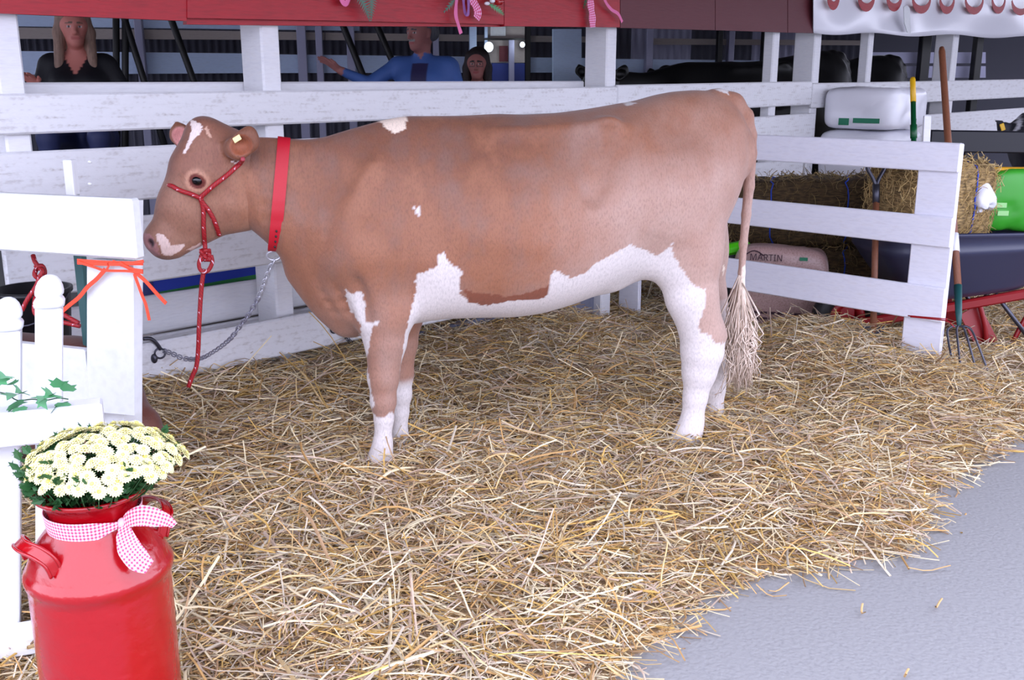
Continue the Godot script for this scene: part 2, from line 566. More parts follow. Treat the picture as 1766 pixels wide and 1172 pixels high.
func build_banner() -> void:
	# white plastic sheet with sagging folds, red letter feet cut by the top of the picture
	var t := thing("banner", "white plastic banner with red rounded letters hanging past the maroon boards", "banner")
	var st := tool()
	st.set_smooth_group(0)
	var nx := 60
	var ny := 16
	var f := func(i: int, j: int) -> Vector3:
		var a := float(i) / nx
		var b := float(j) / ny
		var px := lerpf(1403, 1860, a)
		var py := lerpf(-70, lerpf(57, 66, a) + 2.5 * sin(a * 21.0), b)
		var fold := 0.02 * sin(a * 26.0 + b * 5.0) * b + 0.022 * sin(a * 9.0 - b * 7.0) * b * b
		return fpx(px, py, 0.075 + fold)
	for i in nx:
		for j in ny:
			quad(st, f.call(i, j), f.call(i + 1, j), f.call(i + 1, j + 1), f.call(i, j + 1), FN)
	for i in nx:   # the back of the sheet and its hem
		for j in ny:
			quad(st, f.call(i, j) - FN * 0.004, f.call(i + 1, j) - FN * 0.004, f.call(i + 1, j + 1) - FN * 0.004, f.call(i, j + 1) - FN * 0.004, -FN)
		quad(st, f.call(i, ny), f.call(i + 1, ny), f.call(i + 1, ny) - FN * 0.004, f.call(i, ny) - FN * 0.004, Vector3.DOWN)
	mk("sheet", st, M.plastic_white, t)
	# letter feet
	for c in [[1437, 12, 9], [1494, 15, 13], [1542, 15, 12], [1589, 19, 15], [1633, 20, 12], [1680, 21, 15], [1722, 20, 11], [1760, 23, 15]]:
		st = tool()
		var arc := []
		for k in 13:
			var a := PI * k / 12.0
			arc.append(fpx(c[0] + cos(a) * c[2], c[1] - 22 + sin(a) * 20.0, 0.112))
		var sides := []
		var outs := []
		for k in 13:
			var d: Vector3 = (arc[mini(k + 1, 12)] - arc[maxi(k - 1, 0)]).normalized()
			sides.append(d.cross(FN).normalized())
			outs.append(FN)
		var wd := []
		for k in 13:
			wd.append(0.025 + 0.035 * sin(PI * k / 12.0))
		band(st, arc, sides, outs, wd, 0.003)
		mk("letter", st, M.red_board, t)
	var tie := tool()
	slab(tie, [fpx(1559, 12, 0.15), fpx(1564, 9, 0.15), fpx(1569, 14, 0.15), fpx(1571, 57, 0.15), fpx(1565, 56, 0.15), fpx(1560, 40, 0.15)], FN, 0.006)
	tag(mk("paper_tag", tie, M.clean_white), "narrow white paper tag hanging on the white banner", "tag")

func build_gate() -> void:
	var g := thing("gate_panel", "white three board panel with flat end post behind the cow's tail", "fence panel")
	var L := 2.06
	for r in [[1.213, 1.076, 0.0], [0.862, 0.715, 0.0], [0.516, 0.345, 0.0]]:
		var st := tool()
		beam(st, gp(0, (r[0] + r[1]) * 0.5, 0.0), gp(-L, (r[0] + r[1]) * 0.5, 0.0), Vector3.UP, r[0] - r[1], 0.028, 0.005)
		mk("rail", st, M.gate_white, g)
	# GU runs towards the aisle, so the panel lies at negative u
	var st2 := tool()
	bx(st2, gp(-0.105, 0.63, -0.03), Basis(GU, Vector3.UP, GN), Vector3(0.2, 1.16, 0.03), 0.005)
	mk("end_post", st2, M.gate_white, g)
	st2 = tool()
	bx(st2, gp(-L + 0.085, 0.6, -0.03), Basis(GU, Vector3.UP, GN), Vector3(0.16, 1.18, 0.03), 0.005)
	mk("end_post", st2, M.gate_white, g)

# ------------------------------------------------------------------ front panel and straw
var PU := Vector3(cos(0.33), 0, sin(0.33))
var PN := Vector3(-sin(0.33), 0, cos(0.33))
var P0 := Vector3.ZERO

func ppx(px: float, py: float, n := 0.0) -> Vector3:
	return on_plane(px, py, P0 + PN * n, PN)

func pslab(px: Array, n: float, thick: float) -> SurfaceTool:
	var st := tool()
	var q := []
	for p in px:
		q.append(ppx(p[0], p[1], n))
	slab(st, q, PN, thick)
	return st

func pbox(px0: float, px1: float, py: float, h0: float, h1: float, n0: float, n1: float, bev := 0.006) -> SurfaceTool:
	# an upright or lying board of the front panel between two columns and two heights
	var st := tool()
	var a := ppx(px0, py, n1)
	var b := ppx(px1, py, n1)
	var ua := (a - P0).dot(PU)
	var ub := (b - P0).dot(PU)
	var c := P0 + PU * (ua + ub) * 0.5 + PN * (n0 + n1) * 0.5
	c.y = (h0 + h1) * 0.5
	bx(st, c, Basis(PU, Vector3.UP, PN), Vector3(absf(ub - ua), h1 - h0, n1 - n0), bev)
	return st

func build_front_panel() -> void:
	P0 = at(245, 400, 2.9)
	var f := thing("side_panel", "brightly lit white stall panel with wide top board and square post at left", "fence panel")
	var h := func(py: float, px := 200.0) -> float: return ppx(px, py, 0.0).y
	var top: float = h.call(342.0)
	var low: float = h.call(446.0)
	mk("rail", pbox(-260, 231, 400, low, top, -0.04, 0.0), M.clean_white, f)
	mk("rail", pbox(-260, 149, 650, h.call(716.0, 100.0), h.call(599.0, 100.0), -0.035, 0.0), M.clean_white, f)
	mk("rail", pbox(-260, 150, 900, h.call(962.0, 40.0), h.call(857.0, 40.0), -0.035, 0.0), M.clean_white, f)
	mk("post", pslab([[168, 350], [214, 350], [214, 1075], [168, 1075]], -0.041, 0.085), M.clean_white, f)
	mk("post_facing", pslab([[150, 448], [230, 452], [232, 716], [150, 709]], -0.006, 0.034), M.clean_white, f)
	# steel T-post with a white tip behind it
	var t := thing("steel_post", "teal green steel fence post with white tip behind the bright white panel", "post")
	var q := ppx(143, 520, -0.24)
	var st := tool()
	var tip := ppx(143, 338, -0.24).y
	bx(st, Vector3(q.x, tip * 0.5, q.z), Basis(PU, Vector3.UP, PN), Vector3(0.032, tip, 0.012), 0.003)
	bx(st, Vector3(q.x, tip * 0.5, q.z) - PN * 0.02, Basis(PU, Vector3.UP, PN), Vector3(0.01, tip, 0.03), 0.003)
	mk("shaft", st, M.green_post, t)
	st = tool()
	var up := ppx(143, 276, -0.24).y
	bx(st, Vector3(q.x, (tip + up) * 0.5, q.z), Basis(PU, Vector3.UP, PN), Vector3(0.034, up - tip, 0.014), 0.003)
	bx(st, Vector3(q.x, (tip + up) * 0.5, q.z) - PN * 0.02, Basis(PU, Vector3.UP, PN), Vector3(0.011, up - tip, 0.03), 0.003)
	mk("tip", st, M.vinyl, t)
	for py in [279, 317]:
		st = tool()
		bx(st, ppx(155, py, -0.24), Basis(PU, Vector3.UP, PN), Vector3(0.012, 0.009, 0.012), 0.003)
		mk("stud", st, M.vinyl, t)

func build_orange_twine() -> void:
	var t := thing("baling_twine", "orange plastic twine knotted around the bright white post at left", "twine")
	var lines := [
		[[134, 449], [160, 451], [200, 453], [247, 454]], [[134, 453], [175, 455], [215, 455], [248, 450]], [[134, 451], [165, 461], [182, 466], [220, 467], [247, 470]],
		[[195, 451], [220, 460], [237, 472], [252, 485], [270, 505], [287, 523]], [[182, 464], [168, 480], [152, 494], [137, 512], [120, 526], [106, 538]],
		[[205, 452], [228, 463], [247, 466]], [[232, 472], [246, 510], [252, 525], [258, 552]], [[184, 465], [188, 458], [186, 452]],
	]
	var wides := [0.011, 0.009, 0.007, 0.011, 0.012, 0.007, 0.009, 0.006]
	for i in lines.size():
		var pts := []
		for p in lines[i]:
			pts.append(ppx(p[0], p[1], 0.006 + 0.003 * (i % 3)))
		pts = curve(pts, 0.012)
		var sides := []
		var outs := []
		for k in pts.size():
			var d: Vector3 = (pts[mini(k + 1, pts.size() - 1)] - pts[maxi(k - 1, 0)]).normalized()
			sides.append(d.cross(PN).normalized())
			outs.append(PN)
		var st := tool()
		band(st, pts, sides, outs, wides[i], 0.0025)
		mk("strand", st, M.orange_twine, t)

# straw: how deep it lies at a place
var bed_pts := []
var bed_edge := PackedVector2Array()
var bed_grid := PackedFloat32Array()
const BX0 := -2.6
const BZ0 := -9.6
const BSTEP := 0.05
const BNX := 200
const BNZ := 170

func bed_raw(x: float, z: float) -> float:
	var s := 0.0
	var w := 0.0
	for p in bed_pts:
		var d: float = (p.x - x) * (p.x - x) + (p.z - z) * (p.z - z) + 0.03
		var k := 1.0 / (d * d)
		s += p.y * k
		w += k
	return s / w

func build_bed_grid(wave: FastNoiseLite) -> void:
	bed_grid.resize(BNX * BNZ)
	for j in BNZ:
		for i in BNX:
			var x := BX0 + i * BSTEP
			var z := BZ0 + j * BSTEP
			var p := Vector2(x, z)
			var inside := Geometry2D.is_point_in_polygon(p, bed_edge)
			var d := 9.0
			for e in bed_edge.size():
				var q := Geometry2D.get_closest_point_to_segment(p, bed_edge[e], bed_edge[(e + 1) % bed_edge.size()])
				d = minf(d, p.distance_to(q))
			if not inside:
				bed_grid[j * BNX + i] = -0.03 - d * 0.2
			else:
				var f := smoothstep(0.0, 0.45, d)
				bed_grid[j * BNX + i] = bed_raw(x, z) * f + (wave.get_noise_2d(x * 100.0, z * 100.0) * 0.05 * f) + 0.012 * minf(d * 10.0, 1.0)

func bed_h(x: float, z: float) -> float:
	var fx := clampf((x - BX0) / BSTEP, 0.0, BNX - 1.01)
	var fz := clampf((z - BZ0) / BSTEP, 0.0, BNZ - 1.01)
	var i := int(fx)
	var j := int(fz)
	fx -= i
	fz -= j
	var o := j * BNX + i
	return lerpf(lerpf(bed_grid[o], bed_grid[o + 1], fx), lerpf(bed_grid[o + BNX], bed_grid[o + BNX + 1], fx), fz)

func straw_mesh(kind: int) -> ArrayMesh:
	# one stalk along x, one metre long and one metre thick, scaled when laid; a few bends
	var st := tool()
	var pts := []
	for i in 6:
		var a := i / 5.0 - 0.5
		var y: float = [0.0, 0.10 * (0.25 - a * a) * 4.0, -0.06 * sin(a * 6.0), 0.16 * absf(a)][kind]
		var z: float = [0.02 * sin(a * 5.0), 0.05 * sin(a * 4.0), 0.16 * (0.25 - a * a) * 4.0, 0.08 * a * a][kind]
		pts.append(Vector3(a, y, z))
	st.set_smooth_group(-1)
	for i in 5:
		for j in 4:
			var f := func(k: int, m: int) -> Vector3:
				var an := TAU * (m % 4) / 4.0
				# the ring is 1 thick in a stalk scaled by its thickness, so it is drawn far apart here and laid flat by the scale
				return pts[k] + Vector3(0, cos(an) * 0.007, sin(an) * 0.012)
			quad(st, f.call(i, j), f.call(i + 1, j), f.call(i + 1, j + 1), f.call(i, j + 1), f.call(i, j) + f.call(i, j + 1) - pts[i] * 2.0)
	st.generate_normals()
	return st.commit()

func build_bed() -> void:
	var wave := FastNoiseLite.new()
	wave.seed = 4
	wave.frequency = 0.012
	# heights where the straw meets things the eye can check
	var c := func(px: float, py: float, h: float) -> void: bed_pts.append(on_y(px, py, h))
	c.call(655, 812, 0.11); c.call(685, 790, 0.11); c.call(1180, 770, 0.10); c.call(1232, 740, 0.10)
	bed_pts.append(fp(-2.0, 0.29, 0.1)); bed_pts.append(Vector3(-1.45, 0.28, -3.95)); bed_pts.append(fp(-1.25, 0.20, 0.0)); bed_pts.append(fp(-0.6, 0.18, 0.0))
	bed_pts.append(Vector3(0.05, 0.17, -5.6)); bed_pts.append(Vector3(0.7, 0.07, -6.2))
	bed_pts.append(gp(-0.15, 0.15, 0.05)); bed_pts.append(gp(-0.55, 0.21, 0.1)); bed_pts.append(gp(-0.75, 0.19, 0.0)); bed_pts.append(gp(-1.1, 0.07, 0.05)); bed_pts.append(gp(-1.3, 0.06, 0.05)); bed_pts.append(gp(-1.1, 0.02, -0.4)); bed_pts.append(gp(-1.5, 0.02, -0.4)); bed_pts.append(gp(-0.6, 0.07, -0.5)); bed_pts.append(gp(-1.6, 0.06, 0.05))
	c.call(900, 720, 0.10); c.call(900, 900, 0.11); c.call(700, 950, 0.09); c.call(500, 800, 0.13); c.call(400, 720, 0.2); c.call(450, 1000, 0.08); c.call(1400, 800, 0.10); c.call(1550, 720, 0.08)
	c.call(1700, 640, 0.05); c.call(1766, 620, 0.04); c.call(400, 1172, 0.05); c.call(800, 1100, 0.06)
	bed_pts.append(Vector3(3.5, 0.02, -6.0)); bed_pts.append(Vector3(2.0, 0.04, -6.5)); bed_pts.append(Vector3(-1.6, 0.2, -3.2))
	for e in [[860, 1215], [1070, 1178], [1125, 1125], [1180, 1080], [1215, 1035], [1290, 1005], [1450, 978], [1560, 958], [1625, 905], [1600, 868], [1690, 805], [1790, 742], [1900, 690], [2100, 640]]:
		var q := on_y(e[0], e[1], 0.0)
		bed_edge.append(Vector2(q.x, q.z))
	for q in [Vector2(7.0, -9.5), Vector2(0.4, -9.4), Vector2(-2.5, -6.0), Vector2(-2.5, -2.2), Vector2(-0.78, -2.12), Vector2(-0.7, -1.7), Vector2(-0.2, -1.6)]:
		bed_edge.append(q)
	build_bed_grid(wave)
	# the packed layer below
	var st := tool()
	st.set_smooth_group(0)
	for j in BNZ - 1:
		for i in BNX - 1:
			var o := j * BNX + i
			if maxf(maxf(bed_grid[o], bed_grid[o + 1]), maxf(bed_grid[o + BNX], bed_grid[o + BNX + 1])) < 0.0:
				continue
			var x := BX0 + i * BSTEP
			var z := BZ0 + j * BSTEP
			quad(st, Vector3(x, bed_grid[o], z), Vector3(x + BSTEP, bed_grid[o + 1], z), Vector3(x + BSTEP, bed_grid[o + BNX + 1], z + BSTEP), Vector3(x, bed_grid[o + BNX], z + BSTEP), Vector3.UP)
	var base := worn(Color(0.72, 0.61, 0.46), noise_tex(0.05, [[0.0, Color(0.35, 0.33, 0.34)], [0.5, Color(0.8, 0.78, 0.75)], [1.0, Color(1, 1, 1)]], 81, 512), Vector3(2.5, 2.5, 2.5), 0.9)
	var bed := mk("straw_bed", st, base)
	bed.set_meta("kind", "stuff")
	tag(bed, "thick bed of loose golden straw spread under the brown cow", "straw")
	# loose stalks
	var wheat := flat(Color(1, 1, 1), 0.7)
	wheat.vertex_color_use_as_albedo = true
	var tints := [Color(0.82, 0.71, 0.51), Color(0.88, 0.81, 0.66), Color(0.74, 0.58, 0.36), Color(0.64, 0.52, 0.39), Color(0.82, 0.77, 0.68), Color(0.91, 0.85, 0.70), Color(0.74, 0.65, 0.57), Color(0.80, 0.65, 0.36)]
	var placed := [[], [], [], []]
	var cols := [[], [], [], []]
	var tries := 0
	var want := STALKS
	var got := 0
	while got < want and tries < want * 6:
		tries += 1
		# evenly over the ground, thinner far away where stalks are small to the eye
		var z := -1.5 - 6.5 * pow(rng.randf(), 1.25)
		var x := rng.randf_range(-2.2, 4.6)
		if absf(x) > 0.62 * -z + 0.5:
			continue
		var h := bed_h(x, z)
		if h < -0.035 or (h < 0.0 and rng.randf() < 0.8):
			continue
		got += 1
		var kind := rng.randi_range(0, 3)
		var ln := rng.randf_range(0.04, 0.21) if rng.randf() < 0.9 else rng.randf_range(0.2, 0.38)
		var th := rng.randf_range(0.12, 0.32) * (1.0 if rng.randf() < 0.9 else 1.5)
		var tilt := rng.randfn(0.0, 0.16) if rng.randf() < 0.93 else rng.randfn(0.0, 0.38)
		if h < 0.03:
			tilt *= 0.25
		var bs := Basis(Vector3.UP, rng.randf() * TAU) * Basis(Vector3(0, 0, 1), tilt) * Basis(Vector3(1, 0, 0), rng.randfn(0.0, 0.7))
		bs = bs * Basis.from_scale(Vector3(ln, minf(th, ln * 1.2), minf(th, ln * 1.2)))
		placed[kind].append(Transform3D(bs, Vector3(x, maxf(h, 0.0) + rng.randf_range(-0.005, 0.022) + absf(sin(tilt)) * ln * 0.35, z)))
		var tone: Color = tints[rng.randi_range(0, 7)] * rng.randf_range(0.8, 1.08)
		cols[kind].append(tone.srgb_to_linear())
	for kind in 4:
		var mm := MultiMesh.new()
		mm.transform_format = MultiMesh.TRANSFORM_3D
		mm.use_colors = true
		mm.mesh = straw_mesh(kind)
		mm.instance_count = placed[kind].size()
		for i in placed[kind].size():
			mm.set_instance_transform(i, placed[kind][i])
			mm.set_instance_color(i, cols[kind][i])
		var mi := MultiMeshInstance3D.new()
		mi.name = "stalks" if kind == 0 else "stalks_%03d" % kind
		mi.multimesh = mm
		mi.material_override = wheat
		mi.set_meta("kind", "stuff")
		bed.add_child(mi, true)

# ------------------------------------------------------------------ bodies: a smooth field and its skin
class Field:
	var a := PackedVector3Array()
	var b := PackedVector3Array()
	var ra := PackedFloat32Array()
	var rb := PackedFloat32Array()
	var wide := PackedFloat32Array()
	var lat := PackedVector3Array()
	var k := PackedFloat32Array()
	var bp := PackedVector3Array()      # bumps: place, radius, height
	var br := PackedFloat32Array()
	var bh := PackedFloat32Array()
	var cp := PackedVector3Array()      # hollows cut by ellipsoids
	var cr := PackedVector3Array()
	var cb: Array[Basis] = []
	var loft_s0 := 0.0
	var loft_ds := 0.01
	var lt := PackedFloat32Array()
	var lb := PackedFloat32Array()
	var lw := PackedFloat32Array()
	var lp := PackedFloat32Array()

	func cap(p: Vector3, q: Vector3, r0: float, r1: float, blend := 0.04, flatness := 1.0, side := Vector3(0, 0, 1)) -> void:
		a.append(p); b.append(q); ra.append(r0); rb.append(r1); k.append(blend); wide.append(flatness); lat.append(side)

	func bump(p: Vector3, r: float, h: float) -> void:
		bp.append(p); br.append(r); bh.append(h)

	func pd(i: int, p: Vector3) -> float:
		var q := p - a[i]
		var w := wide[i]
		if w != 1.0:
			q += lat[i] * (q.dot(lat[i]) * (1.0 / w - 1.0))
		var ab := b[i] - a[i]
		var l2 := ab.length_squared()
		var h := clampf(q.dot(ab) / l2, 0.0, 1.0) if l2 > 0.0 else 0.0
		var d := (q - ab * h).length() - lerpf(ra[i], rb[i], h)
		return d * minf(1.0, w)

	func loft(p: Vector3) -> float:
		var f := (p.x - loft_s0) / loft_ds
		var n := lt.size() - 1
		var over := 0.0
		if f < 0.0:
			over = -f * loft_ds
			f = 0.0
		elif f > n - 0.001:
			over = (f - n) * loft_ds
			f = n - 0.001
		var i := int(f)
		f -= i
		var top := lt[i] + (lt[i + 1] - lt[i]) * f
		var bot := lb[i] + (lb[i + 1] - lb[i]) * f
		var w := lw[i] + (lw[i + 1] - lw[i]) * f
		var tp := lp[i] + (lp[i + 1] - lp[i]) * f
		var h := maxf((top - bot) * 0.5, 0.01)
		var v := (p.y - (top + bot) * 0.5) / h
		var ww := w * (1.0 - tp * clampf(v, 0.0, 1.0))
		var r := pow(pow(absf(p.z) / ww, 2.3) + pow(absf(v), 2.3), 0.4348)
		var d := (r - 1.0) * minf(h, ww) * 0.9
		return d if over == 0.0 else sqrt(maxf(d, 0.0) * maxf(d, 0.0) + over * over)

	func d(p: Vector3, ids: PackedInt32Array, bumps: PackedInt32Array) -> float:
		var r := loft(p) if lt.size() > 0 else 10.0
		for i in ids:
			var e := pd(i, p)
			var kk := k[i]
			var h := kk - absf(r - e)
			r = minf(r, e)
			if h > 0.0:
				r -= h * h / (4.0 * kk)
		for i in bumps:
			var q := p.distance_squared_to(bp[i]) / (br[i] * br[i])
			if q < 6.0:
				r -= bh[i] * exp(-q)
		for i in cp.size():
			var q := cb[i] * (p - cp[i])
			if q.length_squared() < 0.03:
				var e := ((q / cr[i]).length() - 1.0) * minf(cr[i].x, minf(cr[i].y, cr[i].z))
				# smooth cut
				var h := maxf(0.012 - absf(r + e), 0.0)
				r = maxf(r, -e) + h * h / 0.048
		return r

	func all() -> PackedInt32Array:
		return PackedInt32Array(range(a.size()))

	func all_bumps() -> PackedInt32Array:
		return PackedInt32Array(range(bp.size()))

	func full(p: Vector3) -> float:
		return d(p, all(), all_bumps())

	func march(from: Vector3, dir: Vector3, most := 3.0) -> Vector3:
		# the first place on the skin along a line
		var t := 0.0
		var ids := all()
		var bs := all_bumps()
		for i in 90:
			var e := d(from + dir * t, ids, bs)
			if absf(e) < 0.0006 or t > most:
				break
			t += e * 0.7
		return from + dir * t

	func grad(p: Vector3) -> Vector3:
		var e := 0.004
		return Vector3(full(p + Vector3(e, 0, 0)) - full(p - Vector3(e, 0, 0)), full(p + Vector3(0, e, 0)) - full(p - Vector3(0, e, 0)), full(p + Vector3(0, 0, e)) - full(p - Vector3(0, 0, e))).normalized()

	func skin(lo: Vector3, hi: Vector3, cell: float, paint: Callable) -> Array:
		# surface nets: returns the arrays of a mesh
		var B := 8
		var nb := Vector3i(((hi - lo) / (cell * B)).ceil())
		var n := nb * B + Vector3i.ONE
		var val := PackedFloat32Array()
		val.resize(n.x * n.y * n.z)
		val.fill(1.0)
		var half := cell * B * 0.5
		var reach := half * 1.7321
		var live: Array[Vector3i] = []
		var nx := n.x
		var nxy := n.x * n.y
		for bz in nb.z:
			for by in nb.y:
				for bx in nb.x:
					var o := Vector3i(bx, by, bz) * B
					var c := lo + Vector3(o) * cell + Vector3.ONE * half
					var ids := PackedInt32Array()
					for i in a.size():
						if pd(i, c) < reach + k[i] + 0.03:
							ids.append(i)
					var bs := PackedInt32Array()
					for i in bp.size():
						if c.distance_to(bp[i]) < reach + br[i] * 2.45:
							bs.append(i)
					var e := d(c, ids, bs)
					if absf(e) > reach * 1.5 + 0.02:
						if e < 0.0:
							for z in B:
								for y in B:
									for x in B:
										val[o.x + x + (o.y + y) * nx + (o.z + z) * nxy] = -1.0
						continue
					live.append(o)
					for z in B:
						for y in B:
							var row := o.x + (o.y + y) * nx + (o.z + z) * nxy
							var p := lo + Vector3(o.x, o.y + y, o.z + z) * cell
							for x in B:
								val[row + x] = d(p, ids, bs)
								p.x += cell
		var vid := {}
		var verts := PackedVector3Array()
		var idx := PackedInt32Array()
		var steps := [0, 1, nx, nx + 1, nxy, nxy + 1, nxy + nx, nxy + nx + 1]
		var off: Array[Vector3] = []
		for i in 8:
			off.append(Vector3(i & 1, (i >> 1) & 1, i >> 2))
		var edges := [[0, 1], [2, 3], [4, 5], [6, 7], [0, 2], [1, 3], [4, 6], [5, 7], [0, 4], [1, 5], [2, 6], [3, 7]]
		var v := PackedFloat32Array()
		v.resize(8)
		for o in live:
			for z in B:
				for y in B:
					var row := o.x + (o.y + y) * nx + (o.z + z) * nxy
					for x in B:
						var at := row + x
						var neg := 0
						for i in 8:
							v[i] = val[at + steps[i]]
							if v[i] < 0.0:
								neg += 1
						if neg == 0 or neg == 8:
							continue
						var sum := Vector3.ZERO
						var cnt := 0
						for e in edges:
							var p: float = v[e[0]]
							var q: float = v[e[1]]
							if (p < 0.0) != (q < 0.0):
								sum += off[e[0]].lerp(off[e[1]], p / (p - q))
								cnt += 1
						vid[at] = verts.size()
						verts.append(lo + (Vector3(o.x + x, o.y + y, o.z + z) + sum / cnt) * cell)
		for at in vid:
			var v0: bool = val[at] < 0.0
			# the three edges that leave this corner
			for ax in 3:
				var s: int = [1, nx, nxy][ax]
				if v0 == (val[at + s] < 0.0):
					continue
				var s1: int = [nx, nxy, 1][ax]
				var s2: int = [nxy, 1, nx][ax]
				if not (vid.has(at - s1) and vid.has(at - s2) and vid.has(at - s1 - s2)):
					continue
				var i0: int = vid[at]
				var i1: int = vid[at - s1]
				var i2: int = vid[at - s1 - s2]
				var i3: int = vid[at - s2]
				if v0:
					idx.append_array([i0, i2, i1, i0, i3, i2])
				else:
					idx.append_array([i0, i1, i2, i0, i2, i3])
		var norms := PackedVector3Array()
		norms.resize(verts.size())
		for i in range(0, idx.size(), 3):
			var p := verts[idx[i]]
			var m := (verts[idx[i + 2]] - p).cross(verts[idx[i + 1]] - p)
			norms[idx[i]] += m
			norms[idx[i + 1]] += m
			norms[idx[i + 2]] += m
		var cols := PackedColorArray()
		cols.resize(verts.size())
		for i in verts.size():
			norms[i] = norms[i].normalized()
			cols[i] = paint.call(verts[i], norms[i])
		var arr := []
		arr.resize(Mesh.ARRAY_MAX)
		arr[Mesh.ARRAY_VERTEX] = verts
		arr[Mesh.ARRAY_NORMAL] = norms
		arr[Mesh.ARRAY_COLOR] = cols
		arr[Mesh.ARRAY_INDEX] = idx
		return arr

func skin_mesh(parts: Array) -> ArrayMesh:
	# several skins as one surface
	var all := []
	all.resize(Mesh.ARRAY_MAX)
	var v := PackedVector3Array()
	var n := PackedVector3Array()
	var c := PackedColorArray()
	var x := PackedInt32Array()
	for p in parts:
		var base := v.size()
		v.append_array(p[Mesh.ARRAY_VERTEX])
		n.append_array(p[Mesh.ARRAY_NORMAL])
		c.append_array(p[Mesh.ARRAY_COLOR])
		for i in p[Mesh.ARRAY_INDEX]:
			x.append(i + base)
	all[Mesh.ARRAY_VERTEX] = v
	all[Mesh.ARRAY_NORMAL] = n
	all[Mesh.ARRAY_COLOR] = c
	all[Mesh.ARRAY_INDEX] = x
	var m := ArrayMesh.new()
	m.add_surface_from_arrays(Mesh.PRIMITIVE_TRIANGLES, all)
	return m

# ------------------------------------------------------------------ the brown cow
const COW_AT := Vector3(-0.514, 0, -3.607)
const COW_TURN := 0.2234
var cow_xf := Transform3D(Basis(Vector3.UP, COW_TURN), COW_AT)
var cow_in := Transform3D()
var cow_f: Field
var head_f: Field
var cow_node: Node3D
var cow_meshes := []
var HL := Vector3(sin(0.2), 0, cos(0.2))
var H0 := Vector3.ZERO
var patches := []
var mottle := FastNoiseLite.new()

func cpl(px: float, py: float, p0: Vector3, n: Vector3) -> Vector3:
	# a place of the picture on a plane of the cow's own axes
	var e := cow_in * EYE
	var r := cow_in.basis * ray(px, py)
	return e + r * ((p0 - e).dot(n) / r.dot(n))

func J(px: float, py: float, t: float) -> Vector3:
	return cpl(px, py, Vector3(0, 0, t), Vector3(0, 0, 1))

func HP(px: float, py: float, off := 0.0) -> Vector3:
	return cpl(px, py, H0 + HL * off, HL)

func HM(px: float, py: float, off: float, s: float) -> Vector3:   # the same place on either side of the head
	var p := HP(px, py, off)
	return p if s > 0.0 else p - HL * 2.0 * (p - H0).dot(HL)

func mp(px: float, p: Vector3) -> float:     # pixels to metres at a place
	var w := cow_xf * p - EYE
	return px * -(w.y * SP + w.z * CP) / FOC

func sampled(px: Array, t: float) -> Array:
	var out := []
	for p in px:
		var q := J(p[0], p[1], t)
		out.append(Vector2(q.x, q.y))
	return out

func lerp_at(line: Array, s: float) -> float:
	for i in line.size() - 1:
		if s <= line[i + 1].x:
			var f := clampf((s - line[i].x) / maxf(line[i + 1].x - line[i].x, 1e-5), 0.0, 1.0)
			f = f if i == 0 or i == line.size() - 2 else f
			return lerpf(line[i].y, line[i + 1].y, f)
	return line[-1].y

func smooth(a: PackedFloat32Array, n: int) -> PackedFloat32Array:
	var o := a.duplicate()
	for i in a.size():
		var s := 0.0
		var c := 0
		for k in range(maxi(0, i - n), mini(a.size(), i + n + 1)):
			s += a[k]
			c += 1
		o[i] = s / c
	return o

